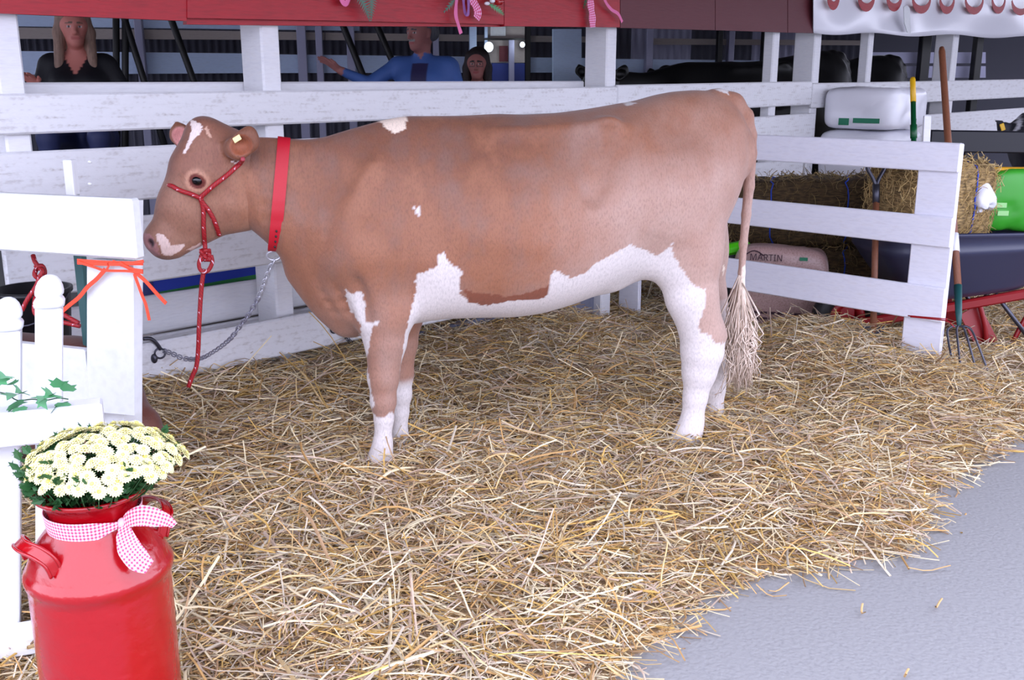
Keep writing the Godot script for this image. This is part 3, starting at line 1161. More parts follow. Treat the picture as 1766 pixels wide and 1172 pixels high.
func build_field() -> void:
	cow_in = cow_xf.affine_inverse()
	H0 = J(390, 290, 0.0)
	var f := Field.new()
	var top := sampled([[400, 240], [440, 236], [470, 237], [500, 239], [530, 240], [560, 236], [600, 224], [640, 213], [665, 206], [700, 200], [740, 200], [800, 199], [860, 196], [900, 198], [960, 195], [1020, 187], [1060, 180], [1100, 173], [1130, 164], [1160, 158], [1200, 155], [1235, 158], [1258, 170], [1272, 195], [1282, 225]], 0.0)
	var bot := sampled([[400, 368], [430, 396], [450, 410], [470, 430], [490, 450], [505, 476], [525, 513], [550, 543], [580, 562], [610, 571], [640, 572], [680, 566], [720, 557], [760, 550], [820, 547], [880, 546], [930, 539], [980, 524], [1040, 501], [1080, 482], [1110, 466], [1150, 450], [1200, 420], [1245, 380], [1268, 330], [1282, 290]], 0.03)
	var wid := []
	for p in [[400, 0.07], [440, 0.082], [470, 0.09], [500, 0.10], [530, 0.125], [560, 0.155], [600, 0.185], [640, 0.205], [700, 0.225], [760, 0.25], [820, 0.275], [900, 0.295], [980, 0.297], [1040, 0.285], [1090, 0.25], [1150, 0.235], [1200, 0.225], [1240, 0.19], [1266, 0.13], [1282, 0.07]]:
		wid.append(Vector2(J(p[0], 300, 0.0).x, p[1]))
	var tap := []
	for p in [[400, 0.2], [500, 0.25], [640, 0.42], [700, 0.42], [800, 0.30], [900, 0.26], [1030, 0.22], [1070, 0.10], [1150, 0.15], [1220, 0.2], [1282, 0.3]]:
		tap.append(Vector2(J(p[0], 300, 0.0).x, p[1]))
	f.loft_s0 = top[0].x
	var s1: float = J(1283, 250, 0.0).x
	var n := int((s1 - f.loft_s0) / f.loft_ds) + 1
	for i in n:
		var s := f.loft_s0 + i * f.loft_ds
		f.lt.append(lerp_at(top, s)); f.lb.append(lerp_at(bot, s)); f.lw.append(lerp_at(wid, s)); f.lp.append(lerp_at(tap, s))
	f.lt = smooth(f.lt, 2); f.lb = smooth(f.lb, 3); f.lw = smooth(f.lw, 4); f.lp = smooth(f.lp, 4)
	var limb := func(chain: Array, t: float, blend: float, narrow := 1.0) -> void:
		for i in chain.size() - 1:
			var c: Array = chain[i]
			var e: Array = chain[i + 1]
			var p := J(c[0], c[1], t * (c[3] if c.size() > 3 else 1.0))
			var q := J(e[0], e[1], t * (e[3] if e.size() > 3 else 1.0))
			f.cap(p, q, mp(c[2], p), mp(e[2], q), blend if i < 2 else 0.02, narrow if i < 2 else 0.95)
	# fore legs: column, row, half width
	var fore := [[640, 440, 52, 1.15], [663, 540, 39], [665, 590, 34], [661, 650, 26], [661, 692, 21], [662, 722, 15.5], [660, 765, 15.5], [657, 785, 19], [653, 800, 20], [649, 816, 22]]
	limb.call(fore, 0.125, 0.05, 0.85)
	limb.call([[650, 440, 52, 1.1], [688, 540, 36], [691, 590, 28], [690, 645, 22], [691, 680, 18], [691, 710, 13], [690, 750, 13], [689, 766, 16], [687, 778, 17], [684, 790, 19]], -0.125, 0.05, 0.85)
	# hind legs
	var hind := [[1175, 330, 84, 0.75], [1182, 430, 60, 0.95], [1193, 510, 45], [1211, 575, 37], [1211, 606, 36], [1206, 640, 29], [1199, 685, 20], [1193, 728, 19.5], [1188, 745, 22], [1180, 758, 21], [1172, 774, 21]]
	limb.call(hind, 0.155, 0.06, 0.8)
	limb.call([[1180, 330, 80, 0.8], [1195, 430, 55, 0.95], [1212, 505, 40], [1232, 560, 29], [1234, 590, 27], [1235, 620, 23], [1233, 670, 17], [1231, 710, 16.5], [1230, 724, 19], [1226, 733, 19], [1222, 745, 19]], -0.155, 0.06, 0.8)
	for s in [1.0, -1.0]:
		var hk := J(1243, 578, 0.155) if s > 0 else J(1252, 562, -0.155)
		f.cap(hk, hk + Vector3(-0.05, 0.10, 0), 0.022, 0.012, 0.03)       # point of the hock
		var st := J(1128, 425, 0.155 * s)
		f.cap(st, J(1150, 380, 0.19 * s), 0.075, 0.12, 0.07, 0.7)        # stifle
		f.bump(J(1150, 330, 0.24 * s), 0.14, 0.044)                      # thigh
		f.bump(J(1063, 203, 0.215 * s), 0.058, 0.034)                    # hook bone
		f.bump(J(1100, 200, 0.21 * s), 0.05, 0.006)
		f.bump(J(1270, 222, 0.10 * s), 0.045, 0.022)                     # pin bone
		f.bump(J(1015, 262, 0.27 * s), 0.10, -0.042)                     # hollow of the flank
		f.bump(J(975, 235, 0.25 * s), 0.08, -0.018)
		f.bump(J(1190, 215, 0.20 * s), 0.09, -0.018)
		for i in 7:                                                      # crease from the hook down the flank
			f.bump(J(1058 - i * 6, 225 + i * 19, 0.27 * s), 0.034, -0.026)
		for i in 8:                                                      # under the loin
			f.bump(J(850 + i * 28, 236 - i * 2, 0.22 * s), 0.04, -0.020)
		for i in 6:                                                      # front of the shoulder blade
			f.bump(J(600 + i * 10, 380 - i * 26, 0.17 * s), 0.035, 0.011)
		for i in 6:                                                      # back of the shoulder
			f.bump(J(705 - i * 2, 470 - i * 34, 0.23 * s), 0.04, -0.011)
		for i in 6:
			f.bump(J(860 + i * 36, 212 - i * 2, 0.17 * s), 0.05, 0.015)  # edge of the loin
		f.bump(J(800, 235, 0.2 * s), 0.10, -0.018)
		f.bump(J(610, 400, 0.19 * s), 0.13, 0.026)                       # shoulder
		f.bump(J(655, 290, 0.17 * s), 0.10, 0.016)
		f.bump(J(578, 455, 0.15 * s), 0.06, 0.022)
		f.bump(J(735, 390, 0.25 * s), 0.10, -0.026)                      # behind the shoulder
		f.bump(J(700, 500, 0.21 * s), 0.07, -0.018)
		f.bump(J(545, 320, 0.12 * s), 0.09, -0.018)
		for i in 5:
			f.bump(J(770 + i * 44, 330 + i * 6, 0.28 * s), 0.05, 0.006)  # ribs
			f.bump(J(780 + i * 44, 410 + i * 4, 0.29 * s), 0.05, 0.006)
		for i in 7:                                                      # folds of the neck
			for j in 6:
				var nx := 436 + i * 17 + j * 3
				var ny := 275 + j * 26
				f.bump(J(nx, ny, (0.085 + 0.012 * i) * s), 0.026, 0.005)
				f.bump(J(nx + 8.5, ny, (0.088 + 0.012 * i) * s), 0.018, -0.006)
		for i in 6:                                                      # folds of the dewlap and breast
			f.bump(J(572 + i * 6, 430 + i * 22, 0.13 * s), 0.022, -0.012)
			f.bump(J(540 + i * 7, 440 + i * 20, 0.10 * s), 0.020, -0.008)
			f.bump(J(618 + i * 3, 470 + i * 16, 0.19 * s), 0.024, -0.014)
	# flank fold in front of the thigh
	f.cap(J(1060, 470, 0.10), J(1115, 440, 0.16), 0.05, 0.05, 0.05, 0.6)
	f.cap(J(1060, 470, -0.10), J(1115, 440, -0.16), 0.05, 0.05, 0.05, 0.6)
	# udder and a teat
	f.cap(J(1150, 445, 0.0), J(1165, 440, 0.0), 0.09, 0.09, 0.05)
	f.cap(J(1117, 466, 0.05), J(1118, 480, 0.05), 0.012, 0.008, 0.012)
	f.cap(J(1140, 478, -0.04), J(1141, 492, -0.04), 0.012, 0.008, 0.012)
	# dewlap and brisket
	f.cap(J(520, 470, 0.0), J(600, 548, 0.0), 0.045, 0.06, 0.05, 0.7)
	# tail
	var tail := [[1240, 170, 14], [1266, 178, 14], [1286, 200, 13], [1293, 232, 11.5], [1295, 265, 10], [1292, 320, 9], [1287, 370, 8], [1282, 420, 7], [1279, 470, 6], [1278, 520, 8], [1278, 570, 7]]
	for i in tail.size() - 1:
		var p := J(tail[i][0], tail[i][1], 0.02)
		var q := J(tail[i + 1][0], tail[i + 1][1], 0.02)
		f.cap(p, q, mp(tail[i][2], p), mp(tail[i + 1][2], q), 0.012 if i > 1 else 0.035)
	cow_f = f
	# head: a field of its own, sunk into the neck
	var g := Field.new()
	g.cap(HP(349, 226), HP(358, 250), 0.040, 0.062, 0.03, 1.25, HL)          # poll
	g.cap(HP(358, 250), HP(346, 292), 0.080, 0.094, 0.05, 0.95, HL)          # forehead
	g.cap(HP(346, 300), HP(316, 352), 0.092, 0.072, 0.05, 0.86, HL)          # face
	g.cap(HP(316, 352), HP(283, 408), 0.072, 0.052, 0.05, 0.82, HL)          # nose
	g.cap(HP(278, 412), HP(284, 420), 0.054, 0.052, 0.03, 1.15, HL)          # muzzle
	g.cap(HP(385, 285), HP(395, 340), 0.105, 0.100, 0.06, 0.78, HL)          # cheek
	g.cap(HP(390, 350), HP(345, 385), 0.100, 0.062, 0.05, 0.62, HL)          # jaw
	g.cap(HP(345, 385), HP(300, 425), 0.060, 0.030, 0.03, 0.75, HL)
	g.cap(HP(330, 412), HP(306, 428), 0.028, 0.024, 0.02, 1.2, HL)           # chin
	g.cap(HP(420, 300), HP(452, 320), 0.125, 0.130, 0.05, 0.62, HL)          # throat
	for s in [1.0, -1.0]:
		g.bump(HM(352, 296, 0.085, s), 0.035, 0.014)                        # brow
		g.bump(HM(341, 312, 0.088, s), 0.020, -0.006)
		g.bump(HM(345, 350, 0.07, s), 0.05, -0.006)
		g.bump(HM(405, 352, 0.07, s), 0.04, 0.008)
		g.bump(HM(262, 419, 0.034, s), 0.013, -0.014)                       # nostril
		g.bump(HM(270, 432, 0.05, s), 0.02, 0.004)
		for i in 5:
			g.bump(HM(262 + i * 14, 436 - i * 2, 0.055, s), 0.010, -0.004)   # mouth
	# ears
	var eye_at := cow_in * EYE
	var face := func(z: Vector3) -> Basis:
		var x := Vector3.UP.cross(z).normalized()
		return Basis(x, z.cross(x), z).transposed()
	# near ear, open towards the viewer's side
	var nn := (Vector3(-0.30, 0.10, 0.95)).normalized()
	g.cap(HP(390, 258, 0.06), HP(406, 254, 0.12), 0.030, 0.028, 0.02)
	g.cap(HP(410, 256, 0.13), HP(427, 244, 0.15), 0.040, 0.040, 0.012, 0.6, nn)
	g.cap(HP(420, 240, 0.15), HP(430, 229, 0.155), 0.028, 0.022, 0.012, 0.6, nn)
	g.cp.append(HP(419, 252, 0.14) + nn * 0.028); g.cr.append(Vector3(0.036, 0.034, 0.030)); g.cb.append(face.call(nn))
	# far ear
	var nf := (Vector3(-0.25, 0.05, 0.97)).normalized()
	g.cap(HP(345, 245, -0.06), HP(328, 245, -0.11), 0.032, 0.028, 0.02)
	g.cap(HP(326, 244, -0.12), HP(312, 232, -0.15), 0.046, 0.038, 0.012, 0.6, nf)
	g.cap(HP(312, 230, -0.15), HP(305, 213, -0.155), 0.030, 0.006, 0.012, 0.6, nf)
	g.cp.append(HP(313, 236, -0.14) + nf * 0.028); g.cr.append(Vector3(0.032, 0.036, 0.028)); g.cb.append(face.call(nf))
	head_f = g

func cow_hit(px: float, py: float) -> Vector3:
	# where a line of sight meets the cow, in her own axes
	var e := cow_in * EYE
	var r := (cow_in.basis * ray(px, py)).normalized()
	var t := 2.6
	for i in 120:
		var p := e + r * t
		var d := minf(cow_f.full(p), head_f.full(p))
		if absf(d) < 0.0008:
			return p
		t += d * 0.65
		if t > 5.0:
			break
	return Vector3(INF, 0, 0)

func patch(px: Array, col: Color, z := 0.12, soft := 0.006, grid := 1.0) -> void:
	var poly := PackedVector2Array()
	for p in px:
		var h := cow_hit(p[0], p[1])
		if h.x == INF:
			h = J(p[0], p[1], z)
		poly.append(Vector2(h.x, h.y))
	var lo := poly[0]
	var hi := poly[0]
	for p in poly:
		lo = lo.min(p)
		hi = hi.max(p)
	patches.append([poly, lo - Vector2(0.03, 0.03), hi + Vector2(0.03, 0.03), col.srgb_to_linear(), soft, z])

func build_patches() -> void:
	var white := Color(0.83, 0.80, 0.79)
	# girth and belly
	patch([[704, 552], [715, 515], [719, 471], [730, 469], [755, 459], [753, 442], [765, 434], [776, 454], [796, 471], [792, 509], [807, 521], [842, 525], [895, 515], [938, 513], [949, 496], [947, 479], [957, 465], [984, 481], [1005, 473], [1022, 457], [1060, 436], [1087, 421], [1108, 430], [1128, 450], [1140, 490], [1120, 640], [900, 640], [690, 640], [697, 590]], white)
	# hind leg
	patch([[1085, 421], [1108, 428], [1135, 440], [1159, 421], [1163, 440], [1177, 462], [1190, 487], [1202, 497], [1216, 498], [1217, 523], [1207, 552], [1207, 577], [1215, 575], [1225, 581], [1236, 592], [1252, 588], [1275, 600], [1275, 800], [1130, 800], [1150, 600], [1128, 470], [1100, 440]], white)
	# deeper brown seam above the belly
	patch([[798, 498], [815, 506], [850, 507], [872, 512], [905, 505], [940, 497], [950, 492], [940, 514], [895, 517], [842, 527], [806, 523]], Color(0.50, 0.28, 0.20), 0.12)
	# fore legs
	patch([[636, 712], [646, 713], [660, 720], [677, 709], [686, 712], [715, 690], [715, 840], [610, 840], [620, 712]], white)
	patch([[594, 497], [606, 508], [618, 500], [628, 503], [630, 552], [640, 555], [653, 552], [656, 558], [642, 562], [638, 590], [633, 616], [624, 600], [622, 560], [600, 528]], white)
	patch([[624, 628], [631, 632], [636, 650], [641, 676], [646, 700], [640, 705], [628, 690], [622, 650]], white)
	# withers, shoulder star, rump
	patch([[640, 205], [660, 211], [667, 222], [680, 232], [690, 229], [697, 228], [701, 212], [708, 196], [700, 180], [640, 190]], Color(0.93, 0.85, 0.78))
	patch([[711, 352], [717, 358], [722, 356], [727, 351], [726, 362], [725, 371], [721, 370], [716, 362]], white, 0.2, 0.002)
	patch([[1078, 179], [1090, 176], [1097, 179], [1085, 184]], white, 0.1, 0.003)
	patch([[1222, 150], [1240, 156], [1258, 164], [1252, 150]], white, 0.0, 0.003)
	# tail
	patch([[1262, 462], [1276, 478], [1283, 455], [1300, 470], [1330, 640], [1330, 760], [1240, 760], [1256, 600]], Color(0.90, 0.83, 0.76), 0.02)

func coat_with_sheen(p: Vector3) -> Color:
	# red brown over the back and neck, paler to the thighs and legs, part coat and part painted sheen
	var e := mottle.get_noise_3d(p.x * 60.0, p.y * 45.0, p.z * 60.0)
	var e3 := mottle.get_noise_3d(p.x * 240.0, p.y * 90.0, p.z * 240.0)
	var c := Color(0.575, 0.375, 0.275).srgb_to_linear()
	var dark := Color(0.385, 0.22, 0.16).srgb_to_linear()
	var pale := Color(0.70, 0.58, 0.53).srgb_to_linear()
	var up := smoothstep(1.0, 1.36, p.y)
	c = c.lerp(dark, clampf(up * 0.45 + e * 0.75 + e3 * 0.3 + 0.10, 0.0, 0.85) * smoothstep(1.25, 0.4, p.x))
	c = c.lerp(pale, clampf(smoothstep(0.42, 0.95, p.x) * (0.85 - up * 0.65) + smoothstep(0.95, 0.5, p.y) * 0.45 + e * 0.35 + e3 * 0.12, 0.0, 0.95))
	return c

func paint_cow(p: Vector3, n: Vector3) -> Color:
	var e := mottle.get_noise_3d(p.x * 100.0, p.y * 100.0, p.z * 100.0)
	var e2 := mottle.get_noise_3d(p.x * 300.0 + 50.0, p.y * 300.0, p.z * 300.0)
	var q := Vector2(p.x + e2 * 0.005, p.y + e * 0.008 + e2 * 0.006)
	var c := coat_with_sheen(p)
	var white := Color(0.83, 0.80, 0.79).srgb_to_linear()
	if p.z < -0.03 and p.y < 0.64:
		# the far legs are white from the knee and from above the hock
		return c.lerp(white, smoothstep(0.40, 0.36, q.y) if p.x < 0.5 else smoothstep(0.72, 0.5, q.y))
	for t in patches:
		if p.x < t[1].x or p.y < t[1].y or p.x > t[2].x or p.y > t[2].y:
			continue
		if t[5] == 0.02 and absf(p.z) > 0.08:
			continue
		if Geometry2D.is_point_in_polygon(q, t[0]):
			c = t[3]
	if p.y < 0.045:
		c = Color(0.36, 0.28, 0.26).srgb_to_linear()
	if absf(p.x - teat.x) < 0.03 and absf(p.y - teat.y) < 0.025 and absf(p.z - 0.05) < 0.03:
		c = Color(0.80, 0.42, 0.40).srgb_to_linear()
	return c

var teat := Vector3.ZERO
var face_marks := []

func face_mark(px: Array, col: Color, side: float) -> void:
	var poly := PackedVector2Array()
	for p in px:
		var h := cow_hit(p[0], p[1])
		if h.x == INF:
			h = HP(p[0], p[1], 0.05)
		poly.append(Vector2(h.x, h.y))
	face_marks.append([poly, col.srgb_to_linear(), side])

func paint_head(p: Vector3, n: Vector3) -> Color:
	var e := mottle.get_noise_3d(p.x * 100.0, p.y * 100.0, p.z * 100.0)
	var e2 := mottle.get_noise_3d(p.x * 600.0, p.y * 600.0, p.z * 600.0)
	var lat := (p - H0).dot(HL)
	var c := Color(0.52, 0.335, 0.26).srgb_to_linear()
	c = c.lerp(coat_with_sheen(p), smoothstep(-0.02, 0.05, p.x - H0.x))
	c = c.lerp(Color(0.36, 0.21, 0.16).srgb_to_linear(), clampf(smoothstep(0.085, 0.02, absf(lat)) * 0.6 + e * 0.4, 0.0, 0.75) * smoothstep(0.04, -0.04, p.x - H0.x))  # shade down the forehead, painted into the coat colour
	c = c.lerp(Color(0.74, 0.56, 0.46).srgb_to_linear(), clampf(smoothstep(H0.y + 0.02, H0.y - 0.12, p.y) * 0.25 + e * 0.3, 0.0, 0.6))
	var q := Vector2(p.x + e2 * 0.004, p.y + e2 * 0.004)
	for m in face_marks:
		if (m[2] == 0.0 or m[2] * lat > 0.0) and Geometry2D.is_point_in_polygon(q, m[0]):
			c = c.lerp(m[1], 0.9)
	# eye ring
	for s in [1.0, -1.0]:
		var d := p.distance_to(HM(341, 311, 0.085, s))
		c = c.lerp(Color(0.80, 0.60, 0.50).srgb_to_linear(), smoothstep(0.048, 0.034, d) * 0.6)
		c = c.lerp(Color(0.42, 0.18, 0.15).srgb_to_linear(), smoothstep(0.031, 0.026, d))
		var dn := p.distance_to(HM(262, 418, 0.04, s))
		c = c.lerp(Color(0.22, 0.10, 0.14).srgb_to_linear(), smoothstep(0.019, 0.010, dn))
	# ears: pale and orange inside, dark rim
	if p.distance_to(HP(419, 247, 0.14)) < 0.082 and lat > 0.09 or p.distance_to(HP(313, 234, -0.14)) < 0.085 and lat < -0.09:
		var inner := 0.0
		for i in head_f.cp.size():
			var w := head_f.cb[i] * (p - head_f.cp[i])
			inner = maxf(inner, 1.0 - smoothstep(1.04, 1.2, (w / head_f.cr[i]).length()))
		c = Color(0.45, 0.26, 0.18).srgb_to_linear().lerp((Color(0.54, 0.28, 0.16) if lat > 0.0 else Color(0.78, 0.52, 0.50)).srgb_to_linear(), inner)
	return c

func build_cow() -> void:
	mottle.seed = 12
	mottle.frequency = 0.08
	build_field()
	teat = J(1117, 477, 0.05)
	build_patches()
	var cream := Color(0.90, 0.84, 0.82)
	face_mark([[326, 205], [345, 213], [349, 222], [344, 232], [334, 240], [326, 254], [320, 264], [316, 262], [324, 245], [330, 225]], cream, 0.0)
	face_mark([[353, 216], [360, 222], [366, 238], [360, 236], [355, 226]], Color(0.78, 0.62, 0.54), 0.0)
	face_mark([[388, 250], [396, 262], [404, 272], [418, 276], [410, 283], [398, 279], [391, 266]], cream, 1.0)
	face_mark([[268, 404], [280, 403], [290, 412], [294, 424], [320, 421], [312, 432], [296, 441], [282, 440], [277, 425]], Color(0.86, 0.76, 0.73), 0.0)
	face_mark([[240, 404], [258, 404], [264, 410], [272, 424], [276, 440], [262, 444], [244, 432]], Color(0.64, 0.44, 0.44), 0.0)
	face_mark([[322, 430], [345, 419], [352, 424], [330, 436]], Color(0.84, 0.72, 0.68), 0.0)
	var c := thing("cow", "fawn brown and white cow standing in the straw wearing a red collar", "cow", COW_AT, COW_TURN)
	cow_node = c
	var t0 := Time.get_ticks_msec()
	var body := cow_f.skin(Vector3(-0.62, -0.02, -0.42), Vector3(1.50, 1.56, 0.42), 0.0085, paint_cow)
	var t1 := Time.get_ticks_msec()
	var head := head_f.skin(Vector3(-1.0, 0.72, -0.36), Vector3(-0.36, 1.42, 0.36), 0.0052, paint_head)
	print("cow ", body[Mesh.ARRAY_INDEX].size() / 3, " ", head[Mesh.ARRAY_INDEX].size() / 3, " ms ", t1 - t0, " ", Time.get_ticks_msec() - t1)
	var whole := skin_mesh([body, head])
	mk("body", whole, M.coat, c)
	# eyes
	for s in [1.0, -1.0]:
		var st := tool()
		ellipsoid(st, Vector3.ZERO, Vector3(0.0185, 0.0175, 0.0185), Basis(), 12)
		var eye := mk("eye", st, flat(Color(0.02, 0.02, 0.035), 0.06), c)
		var hit := cow_hit(341, 311)
		if s < 0.0:
			hit -= HL * 2.0 * (hit - H0).dot(HL)
		eye.position = hit - HL * s * 0.008
	# yellow tag in the near ear
	var st := tool()
	var tp := cow_hit(411, 239)
	if tp.x != INF:
		bx(st, tp + Vector3(-0.004, 0, 0.006), Basis(Vector3.UP, -0.5) * Basis(Vector3(0, 0, 1), 0.5), Vector3(0.030, 0.018, 0.003), 0.002)
		mk("ear_tag", st, flat(Color(0.92, 0.88, 0.62), 0.4), c).set_meta("label", "pale yellow ear tag")
	# hair at the end of the tail
	st = tool()
	var r2 := RandomNumberGenerator.new()
	r2.seed = 3
	for i in 520:
		var root := J(1278 + r2.randf_range(-4, 4), r2.randf_range(470, 590), 0.02 + r2.randf_range(-0.012, 0.012))
		var tipx := 1277 + r2.randfn(0.0, 13.0)
		var tip := J(tipx, r2.randf_range(590, 672) + absf(r2.randfn(0, 6)), 0.02 + r2.randfn(0.0, 0.022))
		var mid := root.lerp(tip, 0.5) + Vector3(r2.randfn(0.0, 0.024), 0.0, r2.randfn(0.0, 0.022))
		var low := root.lerp(tip, 0.78) + Vector3(r2.randfn(0.0, 0.016), 0.0, r2.randfn(0.0, 0.016))
		tube(st, [root, mid, low, tip], [0.0040, 0.0038, 0.0028, 0.0008], 3)
	mk("tail_switch", st, worn(Color(0.95, 0.88, 0.82), noise_tex(0.05, [[0.0, Color(0.82, 0.80, 0.78)], [1.0, Color(1, 1, 1)]], 88, 256), Vector3(6, 2, 6), 0.6), c)
	build_tack()

func ring_on_cow(c: Vector3, ax: Vector3, ay: Vector3, n: int, lift: float) -> Array:
	# a closed line round the neck or the nose: outwards from its middle to the skin
	var pts := []
	for i in n:
		var a := TAU * i / n
		var d := (ax * cos(a) + ay * sin(a)).normalized()
		var t := 0.0
		for k in 60:
			var e := minf(cow_f.full(c + d * t), head_f.full(c + d * t))
			if e > -0.0006:
				break
			t += maxf(-e * 0.7, 0.001)
		pts.append(c + d * (t + lift))
	return pts

func on_skin(px: Array, lift: float) -> Array:
	var out := []
	var e := cow_in * EYE
	for p in px:
		var h := cow_hit(p[0], p[1])
		if h.x == INF:
			continue
		out.append(h + (e - h).normalized() * lift)
	return out

func build_tack() -> void:
	# collar
	var t := thing("collar", "red webbing collar buckled around the brown cow's neck", "collar", COW_AT, COW_TURN)
	var top := J(490, 237, 0.0)
	var low := J(472, 434, 0.0)
	var mid := (top + low) * 0.5
	var along := (top - low).normalized()
	var across := Vector3(0, 0, 1).cross(along).normalized()
	var pts := ring_on_cow(mid, along, Vector3(0, 0, 1), 72, 0.002)
	var sides := []
	var outs := []
	for p in pts:
		sides.append(across)
		outs.append((p - mid).normalized())
	var st := tool()
	band(st, pts, sides, outs, 0.042, 0.005, true)
	mk("strap", st, M.strap, t)
	for i in 4:
		st = tool()
		var h := cow_hit(474 + i * 0.9, 425 - i * 9.0)
		ellipsoid(st, h + Vector3(0, 0, 0.008), Vector3(0.0035, 0.0045, 0.002), Basis(), 6)
		mk("hole", st, M.black, t)
	st = tool()
	var rp := low + Vector3(0, -0.012, 0.01)
	var ring := []
	for i in 20:
		ring.append(rp + Vector3(cos(TAU * i / 20) * 0.024, sin(TAU * i / 20) * 0.017, 0.006 * sin(TAU * i / 20)))
	tube(st, ring, 0.004, 6, 0.1, true)
	mk("ring", st, M.chrome, t).set_meta("label", "bright metal ring under the collar")
	# rope halter
	t = thing("rope_halter", "red rope halter with white flecks on the brown cow's head with hanging lead", "halter", COW_AT, COW_TURN)
	var rr := 0.0078
	var near := on_skin([[297, 321], [304, 325], [315, 330], [328, 334], [340, 339], [349, 344]], rr * 0.8)
	var half := []
	for i in range(near.size() - 1, -1, -1):
		var p: Vector3 = near[i]
		half.append(p - HL * 2.0 * (p - H0).dot(HL))
	half.append(HP(290, 319, -0.02))
	half.append(HP(290, 319, 0.02))
	st = tool()
	tube(st, curve(half + near, 0.006), rr, 9, 0.05)
	mk("noseband", st, M.rope, t)
	st = tool()
	tube(st, curve(on_skin([[345, 341], [355, 332], [366, 322], [380, 311], [394, 300], [406, 289], [415, 281], [419, 274]], rr * 0.8), 0.006), rr, 9, 0.05)
	mk("cheek_rope", st, M.rope, t)
	st = tool()
	tube(st, curve(on_skin([[344, 339], [350, 350], [358, 360], [367, 375], [373, 390], [378, 405], [380, 413]], rr * 0.8), 0.006), rr, 9, 0.05)
	mk("jaw_rope", st, M.rope, t)
	st = tool()
	var chin := on_skin([[345, 341], [349, 352], [351, 366], [351, 385], [352, 405], [353, 417]], rr * 0.8)
	var hang: float = chin[-1].z
	chin.append(J(354, 428, hang))
	chin.append(J(354, 440, hang))
	tube(st, curve(chin, 0.006), rr, 9, 0.05)
	mk("chin_rope", st, M.rope, t)
	st = tool()
	var r3 := RandomNumberGenerator.new()
	r3.seed = 5
	var knot := []
	for i in 16:
		knot.append(J(354 + 8.5 * sin(i * 2.1), 440 + 9.0 * cos(i * 1.7), hang + 0.014 * sin(i * 2.9)))
	tube(st, curve(knot, 0.005), rr * 0.9, 8, 0.05)
	mk("knot", st, M.rope, t)
	st = tool()
	tube(st, curve([J(352, 438, hang), J(344, 450, hang + 0.01), J(344, 462, hang + 0.01), J(351, 469, hang + 0.01), J(360, 465, hang), J(366, 452, hang), J(364, 440, hang)], 0.005), rr * 0.9, 8, 0.05)
	mk("loop", st, M.rope, t)
	st = tool()
	tube(st, curve([J(352, 464, hang), J(348, 490, hang), J(345, 530, hang), J(343, 570, hang + 0.005), J(342, 600, hang), J(339, 630, hang), J(331, 650, hang), J(325, 667, hang)], 0.008), rr, 9, 0.05)
	mk("lead", st, M.rope, t)
	# chain from the collar to the fence
	t = thing("tether_chain", "slack steel chain from the red collar ring down to the fence board", "chain")
	var p0 := cow_xf * (rp + Vector3(0, -0.016, 0))
	var f1 := fpx(282, 604, 0.03)
	var line := []
	var rows := [[469, 446], [462, 470], [447, 510], [430, 540], [414, 562], [396, 585], [370, 605], [345, 618], [318, 618], [298, 610], [282, 603]]
	for i in rows.size():
		var f := float(i) / (rows.size() - 1)
		var z0 := -(p0.z)
		var w := p0.lerp(f1, f)
		# the chain hangs in the upright plane between its two ends
		var nn := (f1 - p0).cross(Vector3.UP).normalized()
		line.append(on_plane(rows[i][0], rows[i][1], p0, nn))
	line[0] = p0
	line[-1] = f1
	line = curve(line, 0.0255)
	var link := tool()
	var lk := []
	for i in 14:
		var an := TAU * i / 14
		lk.append(Vector3(signf(cos(an)) * pow(absf(cos(an)), 0.8) * 0.0155, signf(sin(an)) * pow(absf(sin(an)), 0.8) * 0.0085, 0))
	tube(link, lk, 0.0024, 6, 0.1, true)
	link.generate_normals()
	var lm := link.commit()
	for i in line.size() - 1:
		var o := mk("link", lm, M.chain if i > 10 else M.chrome, t)
		var x: Vector3 = (line[i + 1] - line[i]).normalized()
		var z := x.cross(Vector3.UP).normalized()
		o.transform = Transform3D(Basis(x, z.cross(x), z) * Basis(Vector3(1, 0, 0), PI / 2 * (i % 2) + 0.5), (line[i] + line[i + 1]) * 0.5)
	# snap, ring and eye bolt at the fence
	t = thing("fence_snap", "dark snap hook and ring bolted on the lowest fence board", "hook")
	st = tool()
	var rg := []
	for i in 16:
		rg.append(fpx(276 + cos(TAU * i / 16) * 9.0, 609 + sin(TAU * i / 16) * 8.5, 0.036))
	tube(st, rg, 0.004, 6, 0.1, true)
	mk("ring", st, M.dull_steel, t)
	st = tool()
	tube(st, curve([fpx(247, 584, 0.036), fpx(260, 584, 0.04), fpx(270, 592, 0.04), fpx(277, 602, 0.036)], 0.01), 0.008, 8)
	mk("snap", st, M.dull_steel, t)
	st = tool()
	ellipsoid(st, fpx(266, 618, 0.034), Vector3(0.014, 0.02, 0.012), Basis(), 8)
	mk("bolt", st, M.dull_steel, t)
	t = thing("fence_ring", "small dark ring and short chain on the fence board below the cow's brisket", "ring")
	st = tool()
	rg = []
	for i in 14:
		rg.append(fpx(576 + cos(TAU * i / 14) * 6.0, 567 + sin(TAU * i / 14) * 7.0, 0.036))
	tube(st, rg, 0.004, 6, 0.1, true)
	mk("ring", st, M.dull_steel, t)
	var pl := curve([fpx(581, 569, 0.036), fpx(590, 575, 0.04), fpx(598, 582, 0.04), fpx(606, 592, 0.036)], 0.021)
